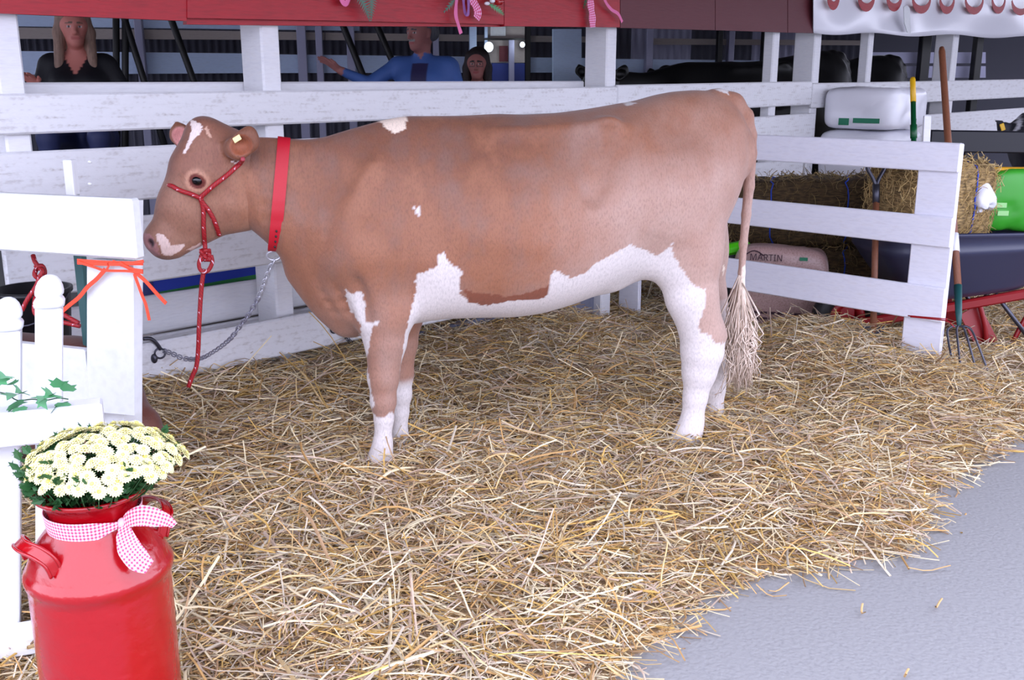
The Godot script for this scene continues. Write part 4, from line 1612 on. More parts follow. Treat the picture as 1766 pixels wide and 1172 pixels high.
	for i in pl.size() - 1:
		var o := mk("link", lm, M.dull_steel, t)
		var x: Vector3 = (pl[i + 1] - pl[i]).normalized()
		var z := x.cross(Vector3.UP).normalized()
		o.transform = Transform3D(Basis(x, z.cross(x), z) * Basis(Vector3(1, 0, 0), PI / 2 * (i % 2) + 0.5), (pl[i] + pl[i + 1]) * 0.5)

# ------------------------------------------------------------------ picket fence, ivy, milk can with flowers
const QU := Vector3(0.9394, 0, -0.3429)
const QN := Vector3(0.3429, 0, 0.9394)
var Q0 := Vector3.ZERO

func qpx(px: float, py: float, n := 0.0) -> Vector3:
	return on_plane(px, py, Q0 + QN * n, QN)

func build_picket_fence() -> void:
	Q0 = at(85, 600, 2.5)
	var f := thing("picket_fence", "small white picket fence with round acorn tops in front of the left panel", "picket fence")
	for c in [[-65, 560, 0.0], [13, 512, 0.0], [85, 473, 0.0]]:
		var top := qpx(c[0], c[1], -0.03)
		# the pickets lean a little
		var ax := (top - qpx(c[0], c[1] + 220, -0.03)).normalized()
		var st := tool()
		var w := 0.0305
		var foot := top - ax * (top.y - 0.01) / ax.y
		beam(st, foot, top - ax * 0.078, QU, w * 2, w * 2, 0.004)
		st.set_smooth_group(0)
		# cap: collar, neck and a rounded, slightly squared acorn
		var prof := [[0.0305, -0.080], [0.035, -0.078], [0.036, -0.066], [0.033, -0.060], [0.029, -0.056], [0.0295, -0.052], [0.033, -0.048], [0.0335, -0.040], [0.031, -0.028], [0.026, -0.016], [0.018, -0.006], [0.009, -0.001], [0.0, 0.0]]
		for i in prof.size() - 1:
			for j in 32:
				var g := func(k: int, m: int) -> Vector3:
					var a := TAU * m / 32.0
					var sq := pow(pow(absf(cos(a)), 4.0) + pow(absf(sin(a)), 4.0), -0.25)
					var d: Vector3 = (QU * cos(a) + QN * sin(a)) * prof[k][0] * lerpf(sq, 1.0, smoothstep(-0.06, -0.01, prof[k][1]))
					return top + d + ax * prof[k][1]
				var out: Vector3 = g.call(i, j) - top + Vector3(0, 0.05, 0)
				quad(st, g.call(i, j), g.call(i, j + 1), g.call(i + 1, j + 1), g.call(i + 1, j), out)
		mk("picket", st, M.vinyl, f)
	var ha := qpx(0, 705, 0.02).y
	var hb := qpx(0, 774, 0.06).y
	var e := (qpx(176, 700, 0.06) - Q0).dot(QU)
	for h in [[ha, hb], [0.14, 0.07]]:
		var st := tool()
		bx(st, Q0 * Vector3(1, 0, 1) + QU * (e - 0.6) + QN * 0.03 + Vector3(0, (h[0] + h[1]) * 0.5, 0), Basis(QU, Vector3.UP, QN), Vector3(1.2, absf(h[0] - h[1]), 0.06), 0.005)
		mk("rail", st, M.vinyl, f)
	build_ivy(ha)

func ivy_leaf(size: float) -> ArrayMesh:
	var st := tool()
	st.set_smooth_group(0)
	var outl := [[0.0, 0.0], [0.32, -0.12], [0.55, 0.05], [0.42, 0.25], [0.62, 0.52], [0.28, 0.52], [0.0, 1.05], [-0.28, 0.52], [-0.62, 0.52], [-0.42, 0.25], [-0.55, 0.05], [-0.32, -0.12]]
	for s in [1.0, -1.0]:
		for i in outl.size():
			var a: Array = outl[i]
			var b: Array = outl[(i + 1) % outl.size()]
			var g := func(p: Array) -> Vector3: return Vector3(p[0], absf(p[0]) * 0.28 - p[1] * p[1] * 0.18 + 0.008 * s, p[1]) * size
			tri(st, Vector3(0, 0.008 * s - 0.02, 0.3) * size, g.call(a), g.call(b), Vector3(0, s, 0))
	st.generate_normals()
	return st.commit()

func build_ivy(h: float) -> void:
	var t := thing("ivy_garland", "trailing green ivy garland lying along the white picket fence rail", "ivy")
	var y := h + 0.006
	var line := [Vector3(-110, 690, 0), Vector3(-30, 676, 0), Vector3(8, 678, 0), Vector3(30, 690, 0), Vector3(55, 688, 0), Vector3(78, 690, 0), Vector3(100, 686, 0), Vector3(118, 688, 0)]
	var pts := []
	for p in line:
		pts.append(qpx(p.x, p.y, 0.035))
	var st := tool()
	tube(st, curve(pts, 0.01), 0.0016, 5)
	mk("stem", st, M.dark_leaf, t)
	# column, row, turn, tip-up, size
	var leaves := [[2, 652, 2.1, 0.5, 0.042], [-14, 664, 4.0, 0.4, 0.045], [10, 648, 1.4, 0.8, 0.040], [24, 662, 2.9, 1.1, 0.030], [30, 680, 2.4, 0.9, 0.050], [38, 676, 0.9, 0.9, 0.042], [24, 694, 3.7, -0.8, 0.044], [33, 702, 3.2, -0.6, 0.034],
		[82, 684, 2.6, 0.9, 0.048], [92, 680, 1.2, 0.8, 0.046], [72, 688, 4.2, 0.3, 0.030], [101, 668, 1.5, 1.4, 0.040], [117, 674, 1.6, 1.4, 0.036], [100, 698, 3.6, -1.0, 0.046], [108, 694, 2.7, -0.6, 0.036], [-40, 670, 2.0, 0.7, 0.05], [-60, 690, 3.3, -0.6, 0.05]]
	var one := ivy_leaf(1.0)
	for l in leaves:
		var o := mk("leaf", one, M.leaf, t)
		o.transform = Transform3D(Basis(QN, l[2] * 0.5 - 1.2) * Basis(QU, 1.2 - l[3] * 1.6) * Basis.from_scale(Vector3.ONE * l[4]), qpx(l[0], l[1], 0.055))

const CAN_AT := Vector3(-0.900, 0, -2.02)

func build_milk_can() -> void:
	var c := thing("milk_can", "glossy red painted milk can holding pale yellow flowers", "milk can", CAN_AT)
	var prof := []
	for p in [[0.0, 0.0], [0.138, 0.0], [0.145, 0.010], [0.1465, 0.03], [0.1462, 0.20], [0.1467, 0.44], [0.1472, 0.453], [0.1510, 0.460], [0.1535, 0.468], [0.1540, 0.477], [0.1510, 0.486], [0.1470, 0.491], [0.1445, 0.498], [0.140, 0.510], [0.132, 0.528], [0.120, 0.547], [0.108, 0.562], [0.098, 0.573], [0.0920, 0.583], [0.0895, 0.594], [0.0890, 0.606], [0.0915, 0.619], [0.0975, 0.632], [0.106, 0.642], [0.1125, 0.648], [0.116, 0.651], [0.1175, 0.656], [0.115, 0.660], [0.110, 0.658], [0.102, 0.648], [0.092, 0.632], [0.086, 0.61], [0.084, 0.58], [0.0, 0.575]]:
		prof.append(Vector2(p[0], p[1]))
	var st := tool()
	lathe(st, prof, 96)
	mk("body", st, M.can_red, c)
	# two strap handles
	for a in [2.30, 2.30 + PI]:
		var d := Vector3(cos(a), 0, sin(a))
		var s := Vector3(-sin(a), 0, cos(a))
		var pts := curve([d * 0.118 - s * 0.062 + Vector3(0, 0.520, 0), d * 0.128 - s * 0.060 + Vector3(0, 0.550, 0), d * 0.145 - s * 0.045 + Vector3(0, 0.572, 0), d * 0.156 + Vector3(0, 0.578, 0), d * 0.145 + s * 0.045 + Vector3(0, 0.572, 0), d * 0.128 + s * 0.060 + Vector3(0, 0.550, 0), d * 0.118 + s * 0.062 + Vector3(0, 0.520, 0)], 0.006)
		var sides := []
		var outs := []
		for k in pts.size():
			var tg: Vector3 = (pts[mini(k + 1, pts.size() - 1)] - pts[maxi(k - 1, 0)]).normalized()
			var side := (d * 0.75 - Vector3(0, 0.5, 0)).normalized()
			sides.append((side - tg * side.dot(tg)).normalized())
			outs.append(sides[-1].cross(tg).normalized())
		st = tool()
		band(st, pts, sides, outs, 0.024, 0.004)
		for e in [0.6]:
			var l0 := []
			var l1 := []
			for k in pts.size():
				l0.append(pts[k] + sides[k] * 0.012)
				l1.append(pts[k] - sides[k] * 0.012)
			tube(st, l0, 0.0036, 6)
			tube(st, l1, 0.0036, 6)
		mk("handle", st, M.can_red, c)
	build_ribbon()
	build_flowers()

func build_ribbon() -> void:
	var t := thing("gingham_ribbon", "pink and white gingham ribbon tied in a bow around the red milk can neck", "ribbon", CAN_AT)
	var knot_a := 0.62
	var pts := []
	var sides := []
	var outs := []
	var wd := []
	for i in 65:
		var a := knot_a + TAU * i / 64.0
		var d := Vector3(cos(a), 0, sin(a))
		var off := absf(fposmod(a - knot_a + PI, TAU) - PI)
		var pinch := smoothstep(0.0, 0.7, off)
		pts.append(d * (0.0965 + 0.004 * (1.0 - pinch)) + Vector3(0, 0.595 + 0.006 * (1.0 - pinch), 0))
		sides.append(Vector3(d.x * 0.12, 1, d.z * 0.12).normalized())
		outs.append(d)
		wd.append(lerpf(0.014, 0.044, pinch))
	var st := tool()
	band(st, pts, sides, outs, wd, 0.0012, false, 0.0075)
	mk("band", st, M.gingham, t)
	var kp := Vector3(cos(knot_a), 0, sin(knot_a)) * 0.103 + Vector3(0, 0.602, 0)
	st = tool()
	ellipsoid(st, kp, Vector3(0.010, 0.012, 0.010), Basis(), 10)
	mk("knot", st, flat(Color(0.88, 0.70, 0.76), 0.7), t)
	# two loops: up to the right, and down to the right
	var paths := [
		[[0, 0, 0], [0.022, 0.016, 0.012], [0.050, 0.024, 0.016], [0.078, 0.016, 0.010], [0.096, 0.002, -0.004], [0.105, -0.010, -0.010]],
		[[0, 0, 0], [0.014, -0.016, 0.028], [0.030, -0.036, 0.048], [0.052, -0.058, 0.058], [0.070, -0.072, 0.056]],
	]
	var wds := [[0.012, 0.034, 0.044, 0.040, 0.026, 0.014], [0.012, 0.036, 0.050, 0.050, 0.030]]
	for q in 2:
		var raw := []
		for p in paths[q]:
			raw.append(kp + Vector3(p[0], p[1], p[2]))
		var cv := curve(raw, 0.005)
		sides = []
		outs = []
		wd = []
		for k in cv.size():
			var f := float(k) / (cv.size() - 1) * (raw.size() - 1)
			var i := mini(int(f), raw.size() - 2)
			wd.append(lerpf(wds[q][i], wds[q][i + 1], f - i))
			var tg: Vector3 = (cv[mini(k + 1, cv.size() - 1)] - cv[maxi(k - 1, 0)]).normalized()
			var o := Vector3(-0.05, 0.55 if q == 0 else 0.35, 0.85)
			o = (o - tg * o.dot(tg)).normalized()
			outs.append(o)
			sides.append(o.cross(tg).normalized())
		st = tool()
		band(st, cv, sides, outs, wd, 0.0012, false, 0.0075)
		mk("bow_tail", st, M.gingham, t)

func flower_mesh() -> ArrayMesh:
	var st := tool()
	st.set_smooth_group(-1)
	for ring in 3:
		var n: int = [17, 14, 10][ring]
		var r: float = [1.0, 0.80, 0.55][ring]
		var lift: float = [0.05, 0.22, 0.36][ring]
		for i in n:
			var a := TAU * (i + ring * 0.37) / n
			var d := Vector3(cos(a), 0, sin(a))
			var s := Vector3(-sin(a), 0, cos(a))
			var w := 0.25 * r
			var p0 := d * 0.10 + Vector3(0, lift * 0.6, 0)
			var p1 := d * 0.62 * r + s * w + Vector3(0, lift + 0.06, 0)
			var p2 := d * r + Vector3(0, lift - 0.02, 0)
			var p3 := d * 0.62 * r - s * w + Vector3(0, lift + 0.06, 0)
			var pm := d * 0.65 * r + Vector3(0, lift + 0.01, 0)
			for q in [[p0, p1, pm], [p1, p2, pm], [p2, p3, pm], [p3, p0, pm]]:
				tri(st, q[0], q[1], q[2], Vector3.UP)
	st.generate_normals()
	return st.commit()

func build_flowers() -> void:
	var t := thing("chrysanthemum", "bushy chrysanthemum with pale yellow blooms growing in the red can", "flowers", CAN_AT)
	var r := RandomNumberGenerator.new()
	r.seed = 21
	var fm := flower_mesh()
	var cs := tool()
	ellipsoid(cs, Vector3(0, 0.34, 0), Vector3(0.22, 0.16, 0.22), Basis(), 6)
	cs.generate_normals()
	var cm := cs.commit()
	var spots := []
	var tries := 0
	while spots.size() < 175 and tries < 9000:
		tries += 1
		var u := r.randf_range(0.01, 0.84)
		var th := acos(1.0 - u * 0.97)
		var ph := r.randf() * TAU
		var d := Vector3(sin(th) * cos(ph), cos(th), sin(th) * sin(ph))
		var ok := true
		for s in spots:
			if d.distance_to(s) < 0.118:
				ok = false
				break
		if ok:
			spots.append(d)
	var fol := tool()
	for d in spots:
		var k := r.randf_range(0.93, 1.05)
		var p := Vector3(d.x * 0.160 * k + 0.036, 0.692 + d.y * 0.092 * k, d.z * 0.160 * k)
		var o := mk("flower", fm, M.petal, t)
		var up := Vector3(d.x * 0.9, d.y + 0.35, d.z * 0.9).normalized()
		up = (up + Vector3(r.randfn(0, 0.16), r.randfn(0, 0.1), r.randfn(0, 0.16))).normalized()
		var x := up.cross(Vector3(r.randfn(), r.randfn(), r.randfn())).normalized()
		o.transform = Transform3D(Basis(x, up, x.cross(up)) * Basis.from_scale(Vector3.ONE * r.randf_range(0.0155, 0.0195)), p)
		mk("flower_centre", cm, M.pollen, o)
		tube(fol, [p - up * 0.001, p * Vector3(0.75, 1, 0.75) - Vector3(0, 0.05, 0), Vector3(p.x * 0.4, 0.62, p.z * 0.4)], 0.0012, 4)
	# leaves
	for i in 900:
		var ph := r.randf() * TAU
		var rad := sqrt(r.randf()) * 0.150
		var h := r.randf_range(0.655, 0.665 + 0.085 * sqrt(maxf(0.0, 1.0 - pow(rad / 0.17, 2.0))) + 0.03 * rad / 0.15)
		rad = minf(rad, 0.10 + (h - 0.65) * 0.75)
		var p := Vector3(cos(ph) * rad + 0.02 * smoothstep(0.65, 0.72, h), h, sin(ph) * rad)
		var d := Vector3(cos(ph) + r.randfn(0, 0.5), r.randf_range(-0.2, 1.0), sin(ph) + r.randfn(0, 0.5)).normalized()
		var s := d.cross(Vector3(r.randfn(), r.randfn(), r.randfn())).normalized()
		var n := s.cross(d)
		var l := r.randf_range(0.016, 0.032)
		var w := l * 0.30
		fol.set_smooth_group(-1)
		tri(fol, p, p + d * l * 0.45 + s * w + n * 0.002, p + d * l * 0.5, n)
		tri(fol, p, p + d * l * 0.5, p + d * l * 0.45 - s * w + n * 0.002, n)
		tri(fol, p + d * l * 0.45 + s * w + n * 0.002, p + d * l, p + d * l * 0.5, n)
		tri(fol, p + d * l, p + d * l * 0.45 - s * w + n * 0.002, p + d * l * 0.5, n)
		tri(fol, p + d * l * 0.6, p + d * l * 0.85 + s * w * 1.2, p + d * l * 0.75, n)
		tri(fol, p + d * l * 0.6, p + d * l * 0.85 - s * w * 1.2, p + d * l * 0.75, n)
	mk("foliage", fol, M.leaf_mum, t).set_meta("kind", "stuff")

# ------------------------------------------------------------------ behind the tail gate
func bale(called: String, label: String, where: Vector3, turn: float, size: Vector3, tone: Color, sd: int, twine: Material, pitch := 0.0) -> Node3D:
	# a tied bale: a lumpy block, stalks sticking out, two strings
	var t := thing(called, label, "bale", where, turn)
	t.rotation.z = pitch
	var fn := FastNoiseLite.new()
	fn.seed = sd
	fn.frequency = 0.03
	var st := tool()
	st.set_smooth_group(0)
	var h := size * 0.5
	var p := func(v: Vector3) -> Vector3:
		var q := v * h
		# rounded corners and string grooves
		var rr := pow(pow(absf(v.x), 8.0) + pow(absf(v.y), 8.0) + pow(absf(v.z), 8.0), -0.125)
		q *= rr
		var groove := exp(-pow((absf(q.x) - h.x * 0.45) / 0.03, 2.0)) * 0.014
		var n := fn.get_noise_3d(q.x * 130, q.y * 130, q.z * 130)
		q += q.normalized() * n * 0.022
		q.y -= signf(q.y) * groove
		q.z -= signf(q.z) * groove
		return q
	var N := 18
	for ax in 3:
		for s in [-1.0, 1.0]:
			for i in N:
				for j in N:
					var g := func(a: int, b: int) -> Vector3:
						var v := Vector3.ZERO
						v[ax] = s
						v[(ax + 1) % 3] = a * 2.0 / N - 1.0
						v[(ax + 2) % 3] = b * 2.0 / N - 1.0
						return p.call(v)
					var out := Vector3.ZERO
					out[ax] = s
					quad(st, g.call(i, j), g.call(i + 1, j), g.call(i + 1, j + 1), g.call(i, j + 1), out)
	var mat := worn(tone, noise_tex(0.03, [[0.0, Color(0.30, 0.28, 0.28)], [0.5, Color(0.7, 0.68, 0.66)], [1.0, Color(1, 1, 1)]], sd, 256), Vector3(2, 9, 2), 0.9)
	mat.uv1_world_triplanar = false
	mk("straw_block", st, mat, t)
	var mm := MultiMesh.new()
	mm.transform_format = MultiMesh.TRANSFORM_3D
	mm.use_colors = true
	mm.mesh = straw_mesh(1)
	mm.instance_count = 1500
	var r := RandomNumberGenerator.new()
	r.seed = sd
	for i in 1500:
		var ax := r.randi_range(0, 2)
		var v := Vector3(r.randf_range(-1, 1), r.randf_range(-1, 1), r.randf_range(-1, 1))
		v[ax] = 1.0 if r.randf() < 0.5 else -1.0
		var q: Vector3 = p.call(v)
		var ln := r.randf_range(0.04, 0.13)
		var d := Vector3(r.randfn(0, 0.35), r.randfn(0, 1.0), r.randfn(0, 0.6)).normalized()
		var out := Vector3.ZERO
		out[ax] = v[ax]
		d = (d - out * d.dot(out) * 0.6).normalized()
		var up := d.cross(out + Vector3(0.01, 0.02, 0.03)).normalized()
		mm.set_instance_transform(i, Transform3D(Basis(d * ln, up * 0.2, d.cross(up) * 0.2), q + out * 0.006))
		var c := tone.lerp(Color(0.85, 0.74, 0.48), r.randf_range(0.0, 0.65)) * r.randf_range(0.7, 1.05)
		mm.set_instance_color(i, c.srgb_to_linear())
	var mi := MultiMeshInstance3D.new()
	mi.name = "stalks"
	mi.multimesh = mm
	mi.material_override = M.vertex
	mi.set_meta("kind", "stuff")
	t.add_child(mi, true)
	for s in [-1.0, 1.0]:
		st = tool()
		var loop := []
		for i in 48:
			var a := TAU * i / 48
			var m := maxf(absf(cos(a)), absf(sin(a)))
			loop.append(p.call(Vector3(s * 0.45, cos(a) / m, sin(a) / m)) * Vector3(1, 1.03, 1.03))
		tube(st, loop, 0.0045, 5, 0.1, true)
		mk("twine", st, twine, t)
	return t

func sack(called: String, label: String, cat: String, where: Vector3, turn: float, size: Vector3, mat: Material, sd: int, grp := "", puff := 0.10, lump := 1.0) -> Node3D:
	# a filled plastic sack: pillowy block with wrinkles
	var t := thing(called, label, cat, where, turn, grp)
	var fn := FastNoiseLite.new()
	fn.seed = sd
	fn.frequency = 0.02
	var st := tool()
	st.set_smooth_group(0)
	var h := size * 0.5
	var N := 20
	for ax in 3:
		for s in [-1.0, 1.0]:
			for i in N:
				for j in N:
					var g := func(a: int, b: int) -> Vector3:
						var v := Vector3.ZERO
						v[ax] = s
						v[(ax + 1) % 3] = a * 2.0 / N - 1.0
						v[(ax + 2) % 3] = b * 2.0 / N - 1.0
						var rr := pow(pow(absf(v.x), 7.0) + pow(absf(v.y), 7.0) + pow(absf(v.z), 7.0), -1.0 / 7.0)
						var q := v * rr
						q = Vector3(q.x * (1.0 - puff * q.y * q.y * 0.6), q.y * (1.0 - puff * (q.x * q.x + q.z * q.z) * 0.4), q.z * (1.0 - puff * q.y * q.y - puff * q.x * q.x * 0.5)) * h
						var w := fn.get_noise_3d(q.x * 160, q.y * 160, q.z * 160)
						return q + q.normalized() * (w * 0.018 - absf(w) * 0.012) * lump
					var out := Vector3.ZERO
					out[ax] = s
					quad(st, g.call(i, j), g.call(i + 1, j), g.call(i + 1, j + 1), g.call(i, j + 1), out)
	mk("wrapper", st, mat, t)
	return t

func lettering(parent: Node3D, text: String, size: float, where: Vector3, turn: float, mat: Material, depth := 0.004) -> void:
	var tm := TextMesh.new()
	var fo := SystemFont.new()
	fo.font_names = PackedStringArray(["Droid Sans"])
	tm.font = fo
	tm.text = text
	tm.font_size = 64
	tm.pixel_size = size / 64.0
	tm.depth = depth
	var o := mk("lettering", tm, mat, parent)
	o.position = where
	o.rotation.y = turn

func strokes(parent: Node3D, called: String, rows: Array, mat: Material) -> void:
	# rows of print too small to read, as short raised bars: x, y, z, length, height
	for r in rows:
		var st := tool()
		bx(st, Vector3(r[0], r[1], r[2]), Basis(), Vector3(r[3], r[4], 0.003), 0.001)
		mk(called, st, mat, parent)

func build_right_side() -> void:
	# hay bales stacked behind the gate
	var hay := Color(0.42, 0.34, 0.22)
	var b0 := at(1395, 470, 6.65)
	bale("hay_bale", "dark hay bale standing low behind the gate boards and the pink shavings sack", Vector3(b0.x, 0.25, b0.z), -0.35, Vector3(1.0, 0.46, 0.42), hay, 31, M.blue_twine)
	var b1 := at(1395, 368, 6.6)
	bale("hay_bale", "dark shaggy hay bale between the upper gate boards, on top of another bale", Vector3(b1.x, 0.685, b1.z), -0.3, Vector3(1.05, 0.42, 0.44), hay * 1.05, 32, M.blue_twine, 0.05)
	# sack of wood shavings with print
	var mt := worn(Color(0.74, 0.62, 0.60), noise_tex(0.06, [[0.0, Color(0.72, 0.66, 0.64)], [0.5, Color(0.95, 0.93, 0.93)], [1.0, Color(1, 1, 1)]], 91, 256), Vector3(5, 5, 5), 0.35)
	var sp := at(1343, 500, 6.05)
	var s := sack("shavings_sack", "pinkish clear plastic sack of wood shavings with dark print behind the lower gate boards", "sack", Vector3(sp.x, 0.28, sp.z), -0.28, Vector3(0.56, 0.56, 0.26), mt, 5)
	lettering(s, "MARTIN", 0.052, Vector3(-0.08, 0.222, 0.138), 0.0, M.print_dark)
	var arc := tool()
	var ap := []
	for i in 9:
		ap.append(Vector3(-0.20 + i * 0.013, 0.232 + 0.028 * sin(PI * i / 8.0), 0.142))
	tube(arc, ap, 0.004, 5)
	mk("swoosh", arc, M.print_dark, s)
	var rows := []
	for k in 2:
		for i in 7 - k * 2:
			rows.append([-0.17 + i * 0.048 + k * 0.05, -0.105 - k * 0.035, 0.138, 0.038, 0.014])
	for i in 6:
		rows.append([-0.15 + i * 0.040, 0.150 - i * 0.003, 0.142, 0.03, 0.006])
	for i in 5:
		rows.append([0.215, -0.05 - i * 0.035, 0.120, 0.012, 0.022])
	strokes(s, "small_print", rows, M.print_dark)
	strokes(s, "print_badge", [[0.13, 0.222, 0.136, 0.045, 0.020]], M.print_green)
	# dark sack with a bright green top
	var dp := at(1258, 450, 6.2)
	var d := sack("feed_sack", "dark grey feed sack with lime green top behind the gate beside the cow's tail", "sack", Vector3(dp.x, 0.26, dp.z), 0.1, Vector3(0.26, 0.5, 0.2), flat(Color(0.20, 0.20, 0.23), 0.6), 8)
	var st := tool()
	beam(st, Vector3(-0.11, 0.235, 0.06), Vector3(0.10, 0.275, 0.06), Vector3.UP, 0.07, 0.08, 0.02)
	mk("green_top", st, flat(Color(0.30, 0.78, 0.06), 0.4), d).set_meta("label", "lime green sack top")
	# white wrapped bales of shavings in a stack
	var base := at(1516, 235, 7.25)
	for i in 4:
		var top := i == 3
		var w := sack("wrapped_bale", ["white plastic wrapped bale at the bottom of the white stack behind the gate", "white plastic wrapped bale second from the floor in the white stack", "white plastic wrapped bale just under the topmost one of the white stack", "white plastic wrapped bale with green print on top of the white stack"][i], "bale", Vector3(base.x + 0.09 + 0.02 * (i % 2), 0.19 + i * 0.382 - (0.0 if i < 3 else 0.035), base.z - 0.42), PI / 4 + (0.04 if top else 0.0), Vector3(0.68, 0.38 if i < 3 else 0.31, 0.57), M.plastic_white, 40 + i, "", 0.02)
		if top:
			strokes(w, "green_print", [[0.03, -0.095, 0.288, 0.05, 0.04]], M.print_green)
			var w2 := tool()
			beam(w2, Vector3(-0.342, -0.095, -0.05), Vector3(-0.342, -0.095, -0.13), Vector3.UP, 0.05, 0.003, 0.001)
			beam(w2, Vector3(-0.342, -0.085, 0.18), Vector3(-0.342, -0.085, -0.02), Vector3.UP, 0.035, 0.003, 0.001)
			mk("green_print", w2, M.print_green, w)
	build_wheelbarrow()
	build_tools()

func ring_loft(st: SurfaceTool, rings: Array, closed_bottom: bool) -> void:
	st.set_smooth_group(0)
	var n: int = rings[0].size()
	for i in rings.size() - 1:
		var mid := Vector3.ZERO
		for v in rings[i]:
			mid += v / n
		for j in n:
			var a: Vector3 = rings[i][j]
			var b: Vector3 = rings[i][(j + 1) % n]
			var c: Vector3 = rings[i + 1][(j + 1) % n]
			var d: Vector3 = rings[i + 1][j]
			quad(st, a, b, c, d, (b - a).cross(d - a))
	if closed_bottom:
		var mid := Vector3.ZERO
		for v in rings[0]:
			mid += v / n
		for j in n:
			tri(st, mid, rings[0][j], rings[0][(j + 1) % n], Vector3.DOWN)

func build_wheelbarrow() -> void:
	var o := at(1655, 480, 5.75)
	var w := thing("wheelbarrow", "slate grey tub wheelbarrow with red frame loaded beside the gate post", "wheelbarrow", Vector3(o.x, 0, o.z), 0.12)
	# local x towards the handles (right), wheel at the left
	var oval := func(h: float, x0: float, x1: float, z: float, tilt: float) -> Array:
		var r := []
		for i in 40:
			var a := -TAU * i / 40.0
			var c := signf(cos(a)) * pow(absf(cos(a)), 0.45)
			var s := signf(sin(a)) * pow(absf(sin(a)), 0.45)
			var x := lerpf(x0, x1, c * 0.5 + 0.5)
			r.append(Vector3(x, h + tilt * x, s * z))
		return r
	var st := tool()
	ring_loft(st, [oval.call(0.36, -0.34, 0.30, 0.22, 0.10), oval.call(0.40, -0.40, 0.36, 0.26, 0.10), oval.call(0.60, -0.56, 0.48, 0.33, 0.04), oval.call(0.615, -0.575, 0.49, 0.345, 0.03), oval.call(0.635, -0.575, 0.49, 0.345, 0.03), oval.call(0.65, -0.57, 0.485, 0.335, 0.02), oval.call(0.70, -0.61, 0.52, 0.36, 0.0), oval.call(0.715, -0.63, 0.54, 0.38, 0.0), oval.call(0.725, -0.62, 0.53, 0.37, 0.0), oval.call(0.70, -0.59, 0.50, 0.345, 0.0), oval.call(0.42, -0.38, 0.34, 0.24, 0.10), oval.call(0.39, -0.05, 0.02, 0.02, 0.10)], true)
	mk("tub", st, M.slate, w)
	for s in [-1.0, 1.0]:
		st = tool()
		beam(st, Vector3(-0.62, 0.19, s * 0.10), Vector3(0.75, 0.46, s * 0.30), Vector3.UP, 0.055, 0.04, 0.01)
		mk("frame_bar", st, M.red_steel, w)
		st = tool()
		tube(st, [Vector3(0.75, 0.46, s * 0.30), Vector3(1.0, 0.53, s * 0.32)], 0.02, 10)
		mk("handle_grip", st, M.black, w)
		st = tool()
		tube(st, curve([Vector3(0.02, 0.30, s * 0.19), Vector3(0.06, 0.18, s * 0.20), Vector3(0.10, 0.03, s * 0.20), Vector3(0.20, 0.02, s * 0.20), Vector3(0.28, 0.20, s * 0.21), Vector3(0.36, 0.36, s * 0.22)], 0.02), 0.014, 8)
		mk("leg", st, M.red_steel if s > 0 else M.black, w)
		st = tool()
		beam(st, Vector3(-0.02, 0.27, s * 0.16), Vector3(0.10, 0.06, s * 0.19), Vector3(1, 0, 0), 0.13, 0.006, 0.002)
		mk("leg_plate", st, M.red_steel, w)
		st = tool()
		tube(st, [Vector3(0.10, 0.36, s * 0.20), Vector3(0.36, 0.05, s * 0.24)], 0.012, 8)
		mk("strut", st, M.dull_steel, w)
	# wheel
	st = tool()
	var tire := []
	for i in 32:
		tire.append(Vector3(-0.66 + cos(TAU * i / 32) * 0.15, 0.205 + sin(TAU * i / 32) * 0.15, 0))
	tube(st, tire, 0.05, 12, 0.1, true)
	var wheel := mk("wheel", st, M.black, w)
	st = tool()
	var rim := []
	for i in 24:
		rim.append(Vector3(-0.66 + cos(TAU * i / 24) * 0.085, 0.205 + sin(TAU * i / 24) * 0.085, 0))
	tube(st, rim, 0.03, 8, 0.1, true)
	beam(st, Vector3(-0.66, 0.12, 0), Vector3(-0.66, 0.29, 0), Vector3(1, 0, 0), 0.10, 0.03, 0.01)
	mk("wheel_rim", st, M.red_steel, wheel)
	# load
	var lp := w.transform * Vector3(-0.20, 0.86, -0.05)
	bale("straw_bale", "pale straw bale with blue twine loaded in the slate grey wheelbarrow", lp, 0.45, Vector3(0.62, 0.44, 0.40), Color(0.80, 0.68, 0.46), 33, M.blue_twine, -0.06)  # light on the front is painted in as a paler tone
	var gp2 := at(1742, 345, 5.75)
	var g := sack("feed_bag", "bright green feed bag with yellow seam standing in the wheelbarrow at right", "bag", gp2, -0.1, Vector3(0.34, 0.36, 0.16), flat(Color(0.22, 0.62, 0.16), 0.4), 61)
	var st2 := tool()
	bx(st2, Vector3(0, 0.175, 0.0), Basis(), Vector3(0.32, 0.02, 0.06), 0.006)
	mk("top_seam", st2, flat(Color(0.85, 0.62, 0.10), 0.5), g)
	st2 = tool()
	bx(st2, Vector3(0.135, 0.0, 0.073), Basis(), Vector3(0.05, 0.33, 0.012), 0.003)
	mk("white_stripe", st2, M.plastic_white, g)
	strokes(g, "white_print", [[-0.09, -0.02, 0.083, 0.09, 0.028], [-0.06, -0.065, 0.083, 0.06, 0.028]], flat(Color(0.62, 0.85, 0.55), 0.5))
	var wp := at(1694, 350, 5.6)
	sack("white_bag", "crumpled white plastic bag between the straw bale and green feed bag", "bag", wp, 0.4, Vector3(0.13, 0.22, 0.12), M.plastic_white, 62, "", 0.5, 4.0)
	var kp := at(1686, 300, 6.0)
	var k := thing("black_tarp", "black plastic sheet folded behind the straw bale at right", "tarp")
	var st3 := tool()
	var q := []
	for p in [[1628, 255], [1668, 272], [1716, 300], [1710, 345], [1640, 345]]:
		q.append(on_plane(p[0], p[1], kp, Vector3(0.2, 0, 1).normalized()))
	slab(st3, q, Vector3(0.2, 0, 1).normalized(), 0.05)
